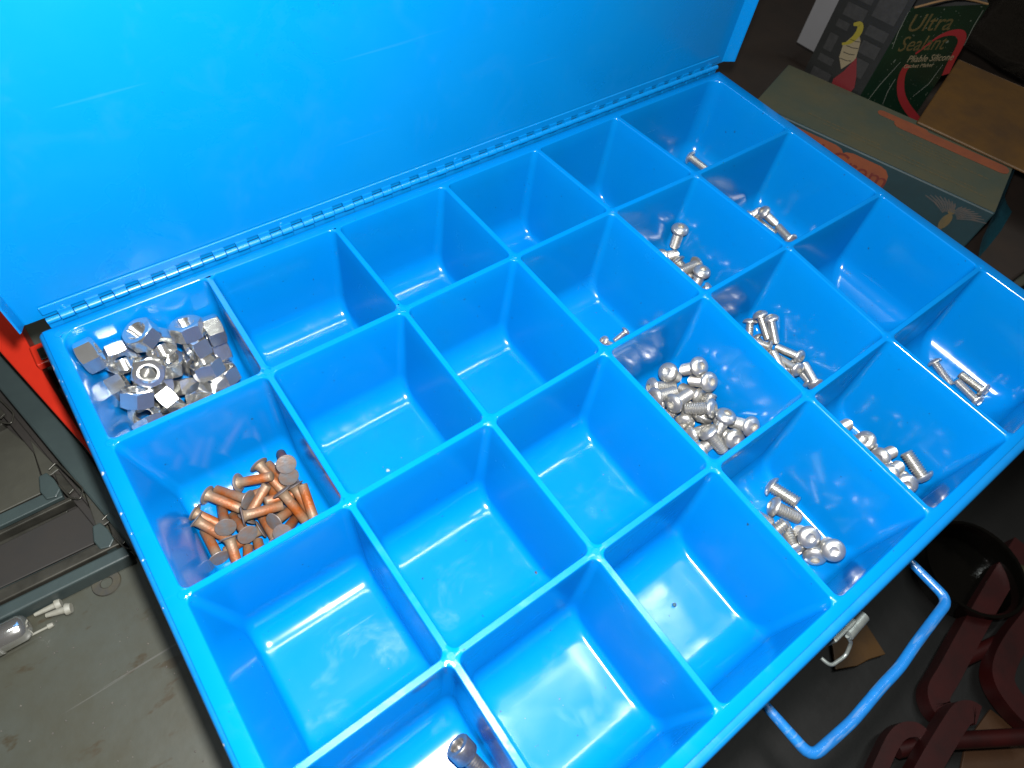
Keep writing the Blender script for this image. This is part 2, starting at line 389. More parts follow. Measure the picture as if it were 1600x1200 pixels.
for i in range(6):
    for j in range(4):
        sag = 0.0004 * math.sin(i * 2.1 + j * 1.3)
        fr = 0.0160     # front/back scoop radius
        sr = 0.0040 if i < 5 else 0.016    # side fillet radius
        zf = -(DEPTH - 0.002 + sag)
        levels = [(HR, HR, .0036, 0.0), (HR + .00025, HR + .00025, .0036, -.00025), (HR + .0004, HR + .0004, .0036, -.0008)]
        zt = zf + fr
        nW = 5
        dx, dy = .0050, .0024
        for k in range(1, nW + 1):
            t = k / nW; levels.append((HR + .0004 + dx * t * (.0 + 1) * .8, HR + .0004 + dy * t, .0036 + .0016 * t, -.0008 + (zt + .0008) * t))
        NF = 9
        for k in range(1, NF + 1):
            a = math.pi / 2 * k / NF
            z = zt - fr * math.sin(a)
            iy = HR + .0004 + dy + fr * (1 - math.cos(a))
            # side fillet only near the floor
            h = z - zf
            if h < sr:
                aa = math.acos(max(-1, min(1, (sr - h) / sr))); s = sr * (1 - math.sin(aa))
            else: s = 0
            t = (zt - z) / (fr)
            ix = HR + .0004 + dx * (.8 + .2 * t) + s
            levels.append((ix, iy, .0052, z))
        loops = [cell_loop(i, j, a, b, r, z) for a, b, r, z in levels]
        # shared top ring on rib centre lines
        A, B, Cc, D = J[i, j + 1], J[i + 1, j + 1], J[i + 1, j], J[i, j]
        outer = []
        Q = [(Cc, 0), (D, 1), (A, 2), (B, 3)]
        for q in range(4):
            for k in range(NA):
                x, y, _ = loops[0][q * NA + k]
                c = Q[q][0]
                # project on the nearest centre line, corner point for the middle
                if k == (NA - 1) // 2: p = Vector(c)
                else:
                    # which side: first half belongs to the side before the corner
                    side = {0: (B, Cc), 1: (Cc, D), 2: (D, A), 3: (A, B)}[q] if k < (NA - 1) // 2 else {0: (Cc, D), 1: (D, A), 2: (A, B), 3: (B, Cc)}[q]
                    s0, s1 = side; dd = (s1 - s0); t = max(0, min(1, (Vector((x, y)) - s0).dot(dd) / dd.length_squared)); p = s0 + dd * t
                outer.append((p.x, p.y, 0.0))
        R = skin(bm, [outer] + loops)
        # floor: a fan of shrinking rings, very slightly crowned
        last = R[-1]; cpt = Vector((0, 0, 0))
        for v in last: cpt += v.co
        cpt /= len(last)
        prev = last
        for t in (.25, .5, .75):
            ring = [bm.verts.new(v.co.lerp(cpt, t) + Vector((0, 0, -0.00012 * math.sin(t * math.pi / 2)))) for v in last]
            n = len(ring)
            for k in range(n): bm.faces.new((prev[k], prev[(k + 1) % n], ring[(k + 1) % n], ring[k]))
            prev = ring
        cv = bm.verts.new(cpt - Vector((0, 0, .00012)))
        for k in range(len(prev)): bm.faces.new((prev[k], prev[(k + 1) % len(prev)], cv))
# outer lip of the tray
def side_pts(keys): return [J[k] for k in keys]
ring0 = [J[6, 0]] + [J[i, 0] for i in range(5, -1, -1)] + [J[0, j] for j in range(1, 5)] + [J[i, 4] for i in range(1, 7)] + [J[6, j] for j in range(3, 0, -1)]
def lipxy(p, off):
    x, y = p
    X0, X1, Y0, Y1 = -0.0052 + off, 0.4762 - off, -0.3167 + off, 0.0002 - off
    nx_ = X0 if p.x < .01 else (X1 if p.x > .46 else x); ny_ = Y1 if p.y > -.02 else (Y0 if p.y < -.3 else y)
    return nx_, ny_
prev = [bm.verts.new((p.x, p.y, 0)) for p in ring0]
for off, z in ((0.0008, 0.0), (0.0002, -0.0003), (0.0, -0.0008), (0.0, -0.0016)):
    cur = [bm.verts.new((*lipxy(p, off), z)) for p in ring0]
    n = len(cur)
    for k in range(n): bm.faces.new((prev[k], prev[(k + 1) % n], cur[(k + 1) % n], cur[k]))
    prev = cur
bmesh.ops.remove_doubles(bm, verts=bm.verts[:], dist=0.00001)
for f in bm.faces:
    pass
bm.normal_update()
# orient: top faces up
bmesh.ops.recalc_face_normals(bm, faces=bm.faces[:])
bm.normal_update()
tops = [f for f in bm.faces if abs(f.normal.z) > .99 and abs(f.calc_center_median().z) < 1e-5]
if sum(f.normal.z for f in tops) < 0: bmesh.ops.reverse_faces(bm, faces=bm.faces[:])
smooth(bm, 38)
insert = obj('tray_body', bm, M['plastic'], tray)
# round ejector marks where ribs cross
bm = bmesh.new(); lathe(bm, [(.0019, 0), (.0019, .00012), (.0017, .00020), (0, .00020)], 20)
bmesh.ops.recalc_face_normals(bm, faces=bm.faces[:])
pin = bpy.data.meshes.new('pin_mark'); bm.to_mesh(pin); bm.free(); pin.materials.append(M['plastic'])
for i in range(0, 7):
    for j in range(0 if i == 0 else 1, 4):
        p = J[i, j]; q = obj('pin_mark', pin, None, None); q.location = (p.x + (.0015 if i == 6 else 0), p.y, 0.0000)
        q.parent = tray; q.matrix_parent_inverse = Matrix.Translation(tray.location).inverted()

# ------------------------------------------------------------------ fasteners: shared meshes
def thread_prof(r, L, pitch, z_top):
    """saw-tooth profile going down from z_top to z_top-L"""
    n = int(L / pitch); p = [(r, z_top)]
    for k in range(n):
        z = z_top - k * pitch
        p += [(r, z - pitch * .10), (r * .80, z - pitch * .46), (r * .80, z - pitch * .58), (r, z - pitch * .96)]
    zb = z_top - n * pitch
    p += [(r * .84, zb - r * .22), (r * .62, zb - r * .24), (0, zb - r * .24)]
    return p
def button_head(R, H, sock):
    bm = bmesh.new(); seg = 24
    prof = [(R * .45, 0), (R * .93, 0), (R, H * .07), (R, H * .17)]
    for k in range(1, 8):
        a = math.pi / 2 * k / 8 * .86
        prof.append((R * math.cos(a) * .99 + R * .0, H * .17 + H * .83 * math.sin(a) / math.sin(math.pi / 2 * .86 * 7 / 8)))
    rings = lathe(bm, prof, seg)
    top = rings[-1]; zt = top[0].co.z
    def hexr(a): # radius of hexagon of inradius sock at angle a
        return sock / math.cos(((a + math.pi / 6) % (math.pi / 3)) - math.pi / 6)
    prev = top
    for s, z in ((1.04, zt), (1.0, zt - H * .05), (.97, zt - H * .62), (.80, zt - H * .68)):
        cur = []
        for k in range(seg):
            a = 2 * math.pi * k / seg; rr = hexr(a) * s; cur.append(bm.verts.new((rr * math.cos(a), rr * math.sin(a), z)))
        for k in range(seg): bm.faces.new((prev[k], prev[(k + 1) % seg], cur[(k + 1) % seg], cur[k]))
        prev = cur
    c = bm.verts.new((0, 0, zt - H * .74))
    for k in range(seg): bm.faces.new((prev[k], prev[(k + 1) % seg], c))
    bmesh.ops.recalc_face_normals(bm, faces=bm.faces[:]); smooth(bm, 32)
    me = bpy.data.meshes.new('head'); bm.to_mesh(me); bm.free(); return me
def shank_mesh(r, L, pitch, mname):
    bm = bmesh.new(); lathe(bm, thread_prof(r, L - r * .24, pitch, 0.0003), 18); bmesh.ops.recalc_face_normals(bm, faces=bm.faces[:]); smooth(bm, 50)
    me = bpy.data.meshes.new('shank'); bm.to_mesh(me); bm.free(); me.materials.append(M[mname]); return me
SPEC = {}   # kind: (shank radius, length, head radius, head height)
SPEC['big'] = (0.0037, 0.0165, 0.0061, 0.0034)
SPEC['mid'] = (0.0030, 0.0165, 0.0053, 0.0033)
SPEC['thin'] = (0.0026, 0.0175, 0.0047, 0.0028)
SPEC['tiny'] = (0.0019, 0.0095, 0.0036, 0.0021)
SPEC['cap'] = (0.0036, 0.0200, 0.0058, 0.0068)
MESH = {}
for k, (r, L, R, H) in SPEC.items():
    mn = 'darksteel' if k == 'cap' else 'steel'
    if k == 'cap':
        bm = bmesh.new()
        rings = lathe(bm, [(R * .5, 0), (R * .96, 0), (R, .0003), (R, H - .0006), (R * .93, H), (R * .60, H), (R * .58, H - .0002), (R * .56, H - .0035), (0, H - .0038)], 36)
        for rg in rings[2:4]:
            for q, v in enumerate(rg):
                if q % 2: v.co.x *= .972; v.co.y *= .972
        bmesh.ops.recalc_face_normals(bm, faces=bm.faces[:]); smooth(bm, 32)
        h = bpy.data.meshes.new('head'); bm.to_mesh(h); bm.free()
    else: h = button_head(R, H, R * .42)
    h.materials.append(M[mn])
    MESH[k] = (h, shank_mesh(r, L, {'big': .00145, 'mid': .0013, 'thin': .0012, 'tiny': .0009, 'cap': .0014}[k], mn))
# nut
def nut_mesh():
    AF, T, HB = 0.0150, 0.0088, 0.0046
    bm = bmesh.new(); seg = 48; half = T / 2
    def hexr(a): return (AF / 2) / math.cos(((a + math.pi / 6) % (math.pi / 3)) - math.pi / 6)
    Rc = AF / 2 * .97; cone = math.tan(math.radians(28))
    rings = []
    def ring(f): 
        rg = []
        for k in range(seg):
            a = 2 * math.pi * k / seg; r, z = f(a); rg.append(bm.verts.new((r * math.cos(a), r * math.sin(a), z)))
        rings.append(rg)
    ring(lambda a: (HB * 1.12, half)); ring(lambda a: (Rc, half))
    ring(lambda a: (hexr(a), half - max(0, (hexr(a) - Rc)) * cone - .00005))
    ring(lambda a: (hexr(a), -half + max(0, (hexr(a) - Rc)) * cone + .00005))
    ring(lambda a: (Rc, -half)); ring(lambda a: (HB * 1.12, -half)); ring(lambda a: (HB * .98, -half + .0007))
    n = 7
    for k in range(n):
        z = -half + .0007 + (T - .0014) * (k + .5) / n
        ring(lambda a, z=z: (HB * .88, z)); 
        if k < n - 1: ring(lambda a, z=z: (HB * .99, z + (T - .0014) / n * .5))
    ring(lambda a: (HB * .98, half - .0007))
    rings.append(rings[0])
    for a, b in zip(rings, rings[1:]):
        for k in range(seg): bm.faces.new((a[k], b[k], b[(k + 1) % seg], a[(k + 1) % seg]))
    bmesh.ops.recalc_face_normals(bm, faces=bm.faces[:]); smooth(bm, 24)
    me = bpy.data.meshes.new('hex_nut'); bm.to_mesh(me); bm.free(); me.materials.append(M['chrome']); return me
NUT = nut_mesh()
# rivet: thin flat head, plain shank, rusty
def rust_mat():
    m = mat('rusty_rivet_shank', (0.27, 0.20, 0.13), 0.5, 0.3, var=(0.36, 0.088, 0.010), var_scale=120, var_amt=0.95, bump=0.25, bump_scale=900)
    nt = m.node_tree; tc = nt.nodes.new('ShaderNodeTexCoord'); oi = nt.nodes.new('ShaderNodeObjectInfo')
    n = [x for x in nt.nodes if x.type == 'TEX_NOISE'][0]
    ad = nt.nodes.new('ShaderNodeVectorMath'); ad.operation = 'ADD'
    cb = nt.nodes.new('ShaderNodeCombineXYZ'); nt.links.new(oi.outputs['Random'], cb.inputs[0]); nt.links.new(oi.outputs['Random'], cb.inputs[2])
    nt.links.new(tc.outputs['Object'], ad.inputs[0]); nt.links.new(cb.outputs[0], ad.inputs[1]); nt.links.new(ad.outputs[0], n.inputs['Vector'])
    # bare metal near both ends, rust in the middle of the shank
    sp = nt.nodes.new('ShaderNodeSeparateXYZ'); nt.links.new(tc.outputs['Object'], sp.inputs[0])
    ab = nt.nodes.new('ShaderNodeMath'); ab.operation = 'ADD'; ab.inputs[1].default_value = 0.0105; nt.links.new(sp.outputs[2], ab.inputs[0])
    ab2 = nt.nodes.new('ShaderNodeMath'); ab2.operation = 'ABSOLUTE'; nt.links.new(ab.outputs[0], ab2.inputs[0])
    mr = nt.nodes.new('ShaderNodeMapRange'); mr.inputs[1].default_value = 0.0035; mr.inputs[2].default_value = 0.0085; mr.inputs[3].default_value = 1.0; mr.inputs[4].default_value = 0.12
    nt.links.new(ab2.outputs[0], mr.inputs[0])
    mx = [x for x in nt.nodes if x.type == 'MIX'][0]; src = mx.inputs[0].links[0].from_socket
    add = nt.nodes.new('ShaderNodeMath'); add.operation = 'ADD'; add.inputs[1].default_value = 0.35; nt.links.new(src, add.inputs[0])
    mu = nt.nodes.new('ShaderNodeMath'); mu.operation = 'MULTIPLY'; mu.use_clamp = True; nt.links.new(add.outputs[0], mu.inputs[0]); nt.links.new(mr.outputs[0], mu.inputs[1]); nt.links.new(mu.outputs[0], mx.inputs[0])
    return m
M['rust'] = rust_mat()
M['rivethead'] = mat('grey_rivet_head', (0.19, 0.205, 0.22), 0.50, 0.4, var=(0.26, 0.13, 0.06), var_scale=240, var_amt=0.7, bump=0.2, bump_scale=700)
RV = (0.0025, 0.0190, 0.0051, 0.0011)
bm = bmesh.new(); r, L, R, H = RV
lathe(bm, [(0, -L), (r * .85, -L), (r, -L + .0004), (r, -.0022), (r * 1.12, -.0008), (r * 1.4, 0.0002)], 20); bmesh.ops.recalc_face_normals(bm, faces=bm.faces[:]); smooth(bm, 50)
RSH = bpy.data.meshes.new('shank'); bm.to_mesh(RSH); bm.free(); RSH.materials.append(M['rust'])
bm = bmesh.new(); lathe(bm, [(0, 0.0001), (r * 1.2, 0.0), (R * .95, .0003), (R, .0006), (R * .97, .0009), (R * .6, H), (0, H * 1.02)], 28); bmesh.ops.recalc_face_normals(bm, faces=bm.faces[:]); smooth(bm, 50)
RHD = bpy.data.meshes.new('head'); bm.to_mesh(RHD); bm.free(); RHD.materials.append(M['rivethead'])

# ------------------------------------------------------------------ fastener poses
FZ = -0.0635
def pose_axis(hpx, tpx, zh, L, near=True):
    """head at pixel hpx and height zh, shank end on the sight line of tpx at distance L"""
    h = at(hpx[0], hpx[1], zh); d = ray(*tpx).normalized(); o = CAM_P - h
    b = o.dot(d); c = o.dot(o) - L * L; disc = b * b - c
    if disc < 0: t = -b
    else: t = -b - math.sqrt(disc) if near else -b + math.sqrt(disc)
    tip = CAM_P + d * t
    ax = (h - tip).normalized()
    return h, ax
ITEMS = []   # (cell, kind, location, quaternion)
def add_screw(cell, kind, hpx, tpx, zh, near=False):
    L = RV[1] if kind == 'rivet' else SPEC[kind][1]
    h, ax = pose_axis(hpx, tpx, zh, L, near)
    if kind == 'rivet': ax.z *= .12; ax.normalize()
    q = ax.to_track_quat('Z', 'Y') @ Euler((0, 0, random.uniform(0, 6))).to_quaternion()
    ITEMS.append([cell, kind, h, q])
def add_nut(px, py, z, e):
    ITEMS.append(['nuts', 'nut', at(px, py, z), Euler([math.radians(a) for a in e]).to_quaternion()])
#POSES_BEGIN
POSES = [[0.01731,-0.04746,-0.05496,0.6282,0.0837,-0.7556,0.1656],
[0.02866,-0.04584,-0.04939,0.1035,-0.2493,0.358,0.8938],
[0.0568,-0.0415,-0.05659,0.3465,-0.3606,0.6083,0.6164],
[0.01461,-0.03599,-0.0438,0.853,0.4716,0.0715,-0.2117],
[0.0163,-0.06315,-0.05243,0.37,-0.2661,0.4906,0.7427],
[0.01511,-0.04929,-0.03899,0.466,0.7052,0.4549,-0.2802],
[0.05843,-0.03288,-0.04647,0.4944,-0.1362,-0.2393,-0.8245],
[0.02873,-0.01983,-0.04649,0.8227,-0.0905,-0.552,0.1014],
[0.01076,-0.0193,-0.03565,0.7053,-0.2031,0.6415,-0.2233],
[0.05288,-0.01825,-0.01692,0.2233,-0.0174,0.1793,0.958],
[0.03262,-0.01567,-0.01075,0.85,-0.1201,-0.1138,0.5001],
[0.06451,-0.01825,-0.02547,0.4956,0.5059,0.5318,0.4643],
[0.03316,-0.06228,-0.05318,0.7776,-0.4422,-0.2748,-0.3525],
[0.037,-0.01917,-0.03479,0.9634,-0.0192,0.1249,0.2362],
[0.03746,-0.01423,-0.02308,0.4409,0.4034,-0.5373,0.5952],
[0.02493,-0.03112,-0.05659,0.4636,-0.2305,0.6685,0.5339],
[0.05489,-0.02728,-0.05842,0.5509,0.0442,-0.0577,0.8314],
[0.03897,-0.02311,-0.05342,0.0552,-0.1991,-0.8791,0.4296],
[0.01557,-0.0573,-0.04301,0.5437,0.8392,0.0092,0.0112],
[0.05016,-0.01639,-0.04495,0.6499,-0.7458,0.1101,0.0966],
[0.02283,-0.01941,-0.03721,0.1113,-0.8051,0.1973,-0.5481],
[0.05261,-0.03074,-0.03733,0.1555,0.5607,-0.7809,0.2273],
[0.05304,-0.02085,-0.02946,0.5246,0.2855,0.6996,0.3922],
[0.02685,-0.02688,-0.02515,0.6631,0.2855,-0.3333,0.6064],
[0.01871,-0.01394,-0.02212,0.714,0.6571,-0.162,0.1794],
[0.0633,-0.01869,-0.04141,0.6781,-0.0334,0.7333,-0.0362],
[0.03993,-0.03722,-0.05954,0.0,-0.4592,-0.8883,-0.0],
[0.0284,-0.03489,-0.04115,0.6132,-0.1026,-0.75,0.2256],
[0.01276,-0.02088,-0.05143,0.2728,-0.6572,-0.3358,0.6172],
[0.04115,-0.05177,-0.04165,0.3244,0.6996,0.0353,0.6357],
[0.00826,-0.01667,-0.00927,0.5303,0.4691,0.4824,0.5157],
[0.01654,-0.03512,-0.03001,0.307,0.3746,-0.8642,0.1362],
[0.0436,-0.04017,-0.04658,0.2488,0.388,0.4269,-0.778],
[0.05445,-0.05543,-0.05575,0.2857,-0.442,0.5519,-0.6468],
[0.04121,-0.05153,-0.05651,0.2482,0.4594,0.5375,-0.6621],
[0.01331,-0.10192,-0.05291,0.8018,-0.5077,-0.098,0.2994],
[0.01407,-0.09538,-0.05807,0.44,-0.013,-0.6378,-0.6321],
[0.02306,-0.09072,-0.05574,0.6736,-0.6808,-0.1967,0.2096],
[0.03891,-0.09185,-0.05705,0.1061,0.6003,-0.568,-0.5529],
[0.04067,-0.13037,-0.05889,0.0075,-0.0074,0.655,-0.7555],
[0.03039,-0.1215,-0.05394,0.4278,0.332,-0.4299,0.7225],
[0.06063,-0.10614,-0.04969,0.5887,0.2744,-0.3888,0.6534],
[0.04439,-0.12342,-0.05313,0.3153,0.5215,0.0106,-0.7928],
[0.06062,-0.11219,-0.05184,0.1377,-0.0961,0.4896,0.8556],
[0.05993,-0.13743,-0.05835,0.5531,-0.1059,0.6352,-0.5285],
[0.02169,-0.14135,-0.05688,0.7859,0.555,-0.2614,0.077],
[0.03632,-0.12054,-0.05905,0.4588,0.5255,0.4006,0.594],
[0.02245,-0.11892,-0.05451,0.8269,-0.5539,0.0551,-0.0802],
[0.05137,-0.08964,-0.05471,0.7457,-0.6228,-0.2146,-0.1001],
[0.05986,-0.10726,-0.05881,0.4405,0.5798,-0.4276,0.5357],
[0.04721,-0.10202,-0.05906,0.1906,0.6592,0.0037,0.7274],
[0.06361,-0.14351,-0.05465,0.6393,-0.3922,0.5495,-0.3683],
[0.0367,-0.14165,-0.05682,0.2727,0.6165,-0.155,-0.7222],
[0.04781,-0.11494,-0.05906,0.3739,0.4676,0.4646,-0.6524],
[0.03804,-0.10397,-0.05458,0.7413,0.4303,0.4828,-0.1797],
[0.01419,-0.12274,-0.05857,0.7352,0.6247,0.1789,-0.1929],
[0.02943,-0.14187,-0.05682,0.7455,0.5279,-0.3122,0.2608],
[0.05394,-0.11361,-0.04809,0.5976,-0.3871,0.2769,0.6453],
[0.06239,-0.11299,-0.05889,0.3544,0.6863,0.4554,0.4428],
[0.045,-0.13312,-0.04908,0.8873,0.3492,-0.1863,-0.2368],
[0.03409,-0.11109,-0.05904,0.5181,0.481,-0.7007,-0.0963],
[0.06218,-0.10286,-0.04285,0.7884,0.3322,-0.2406,0.4585],
[0.03483,-0.13403,-0.05875,0.0201,-0.759,0.0932,0.6441],
[0.02349,-0.11251,-0.05317,0.7295,0.399,-0.3365,0.442],
[0.06095,-0.13184,-0.05623,0.0535,-0.0741,-0.8286,0.5524],
[0.03301,-0.11389,-0.04965,0.7574,-0.1243,-0.6408,-0.0179],
[0.45094,-0.02004,-0.05649,0.7132,-0.5668,-0.3337,-0.2426],
[0.43981,-0.09379,-0.05702,0.3663,-0.5545,-0.3881,0.6385],
[0.44558,-0.10051,-0.04958,0.3433,0.2329,-0.3921,-0.8211],
[0.45028,-0.12697,-0.05736,0.7064,0.5698,-0.367,0.2043],
[0.44537,-0.09994,-0.05867,0.4287,-0.2986,-0.6003,-0.6055],
[0.36107,-0.08877,-0.03642,0.607,-0.0255,0.0011,0.7943],
[0.34834,-0.09155,-0.05394,0.777,-0.1499,-0.5893,0.1629],
[0.345,-0.10112,-0.0581,0.3151,-0.5051,0.4187,0.6858],
[0.35633,-0.11997,-0.04744,0.3347,-0.0,0.0,-0.9423],
[0.35124,-0.13224,-0.05213,0.7193,0.1394,0.4612,-0.5004],
[0.35841,-0.09941,-0.05804,0.4267,-0.3993,0.5169,0.6255],
[0.35894,-0.14035,-0.05609,0.4771,0.3796,0.4719,-0.6369],
[0.36157,-0.11091,-0.05132,0.6522,-0.22,0.6541,-0.3136],
[0.33748,-0.10961,-0.05774,0.5481,-0.1292,-0.7616,-0.3208],
[0.34244,-0.13473,-0.05809,0.7504,-0.0942,0.6491,-0.0815],
[0.28448,-0.12515,-0.0595,-0.5981,0.3186,-0.3509,0.6462],
[0.26797,-0.12304,-0.06,-0.0128,-0.3728,0.2156,0.9024],
[0.26287,-0.18719,-0.0447,0.4989,-0.474,-0.4362,0.5797],
[0.28635,-0.17956,-0.03492,0.1206,0.0658,0.2518,-0.958],
[0.27647,-0.16874,-0.04637,0.9278,-0.0451,-0.3678,-0.0443],
[0.28594,-0.18963,-0.03794,0.6938,0.222,-0.2622,0.633],
[0.28459,-0.19001,-0.05179,0.2839,0.1468,-0.4655,0.8253],
[0.26501,-0.16983,-0.05205,0.2937,-0.6396,0.0102,0.7104],
[0.25829,-0.17741,-0.04719,0.6676,0.207,-0.6052,-0.3811],
[0.277,-0.20218,-0.04253,0.0379,-0.214,0.3972,-0.8917],
[0.28463,-0.2081,-0.05266,0.8615,0.5032,-0.0347,0.0583],
[0.27874,-0.21178,-0.04025,0.9051,-0.0219,0.0974,0.4132],
[0.24829,-0.19076,-0.0581,0.5854,0.0689,-0.6543,-0.4739],
[0.28588,-0.22429,-0.03983,0.4167,0.1349,-0.3572,0.825],
[0.2465,-0.20797,-0.05805,0.2993,0.1207,-0.6928,-0.6449],
[0.26057,-0.18815,-0.05779,0.6174,-0.0235,-0.7777,0.116],
[0.27679,-0.20139,-0.05354,0.1975,-0.4862,-0.7286,0.4402],
[0.26509,-0.20543,-0.05807,0.3487,-0.6215,-0.2122,0.6687],
[0.27885,-0.223,-0.04927,0.126,0.2361,0.2734,-0.9239],
[0.26843,-0.1965,-0.05794,0.5558,-0.1302,-0.6379,0.517],
[0.26163,-0.21517,-0.05778,0.3688,0.5752,-0.2983,-0.6664],
[0.26416,-0.1781,-0.05811,0.0127,0.6365,-0.1593,-0.7546],
[0.26856,-0.2122,-0.04829,0.8736,-0.4528,-0.1088,0.1413],
[0.36031,-0.1767,-0.04145,0.9376,-0.3346,-0.0523,-0.0788],
[0.35994,-0.16957,-0.04469,0.1259,-0.0263,-0.3982,-0.9082],
[0.35671,-0.1776,-0.0594,0.2622,-0.289,0.6,0.6984],
[0.33875,-0.19024,-0.05498,0.0919,-0.5067,0.2295,0.8259],
[0.34118,-0.20318,-0.0593,0.3335,0.5863,-0.3063,-0.6717],
[0.35279,-0.2104,-0.05097,0.8553,0.4963,-0.0874,-0.1204],
[0.35272,-0.22471,-0.04948,0.6604,0.3161,-0.5694,0.3738],
[0.32927,-0.18261,-0.05943,0.5894,-0.2585,-0.6129,-0.4585],
[0.3413,-0.21471,-0.0593,0.2164,-0.5268,-0.4001,0.718],
[0.33997,-0.17765,-0.05392,0.1403,0.3823,-0.3622,-0.8385],
[0.33834,-0.18372,-0.05943,0.7398,-0.4085,-0.5264,0.0933],
[0.35844,-0.21961,-0.05744,0.5668,0.5286,-0.4923,0.3961],
[0.35336,-0.18639,-0.05411,0.2119,0.538,-0.4719,0.6655],
[0.35964,-0.20501,-0.04874,0.8099,0.4746,-0.2061,0.2765],
[0.34708,-0.20663,-0.05467,0.7241,0.6463,-0.2048,-0.1268],
[0.35518,-0.16803,-0.05079,0.1019,0.2087,0.3713,0.899],
[0.44732,-0.2584,-0.05872,0.7134,-0.6441,-0.091,-0.2606],
[0.45329,-0.28887,-0.05674,0.5573,0.4565,-0.4826,0.4982],
[0.4451,-0.29144,-0.05913,0.399,0.496,0.4685,-0.6126],
[0.3415,-0.25311,-0.05673,0.6616,0.2786,-0.5766,-0.3901],
[0.34619,-0.26837,-0.04996,0.8873,-0.249,-0.3026,0.2433],
[0.34419,-0.28034,-0.04937,0.6498,-0.4076,-0.416,0.4883],
[0.33712,-0.28958,-0.04723,0.2646,0.536,-0.2167,-0.7718],
[0.35525,-0.30166,-0.04927,0.4461,0.6205,0.4599,-0.4522],
[0.34245,-0.29948,-0.04931,0.5536,0.4142,-0.1463,-0.7075],
[0.339,-0.28332,-0.05804,0.7295,-0.0282,-0.6526,0.2028],
[0.33951,-0.2936,-0.05723,0.409,-0.3655,-0.519,0.6556],
[0.34181,-0.27319,-0.05804,0.596,0.2242,-0.6135,0.4671],
[0.2569,-0.25754,-0.05797,0.4829,-0.6062,0.2391,0.585],
[0.2725,-0.26515,-0.05803,0.0978,-0.4258,0.5001,0.7477],
[0.25238,-0.2746,-0.05788,0.5685,-0.1134,-0.8118,0.0704],
[0.25383,-0.28915,-0.0581,0.5564,0.3557,0.5545,0.5064],
[0.27218,-0.29957,-0.04694,0.8715,-0.0044,-0.3382,0.3551],
[0.26345,-0.28726,-0.05807,0.691,0.4249,-0.498,0.3066],
[0.26752,-0.29632,-0.0557,0.404,-0.2628,-0.5342,0.6945],
[0.28078,-0.25638,-0.05782,0.035,-0.1859,0.7401,0.6453],
[0.26779,-0.28739,-0.04826,0.9043,0.0827,-0.2858,0.3062],
[0.06463,-0.26449,-0.0555,0.1268,0.0556,-0.4639,-0.875]]
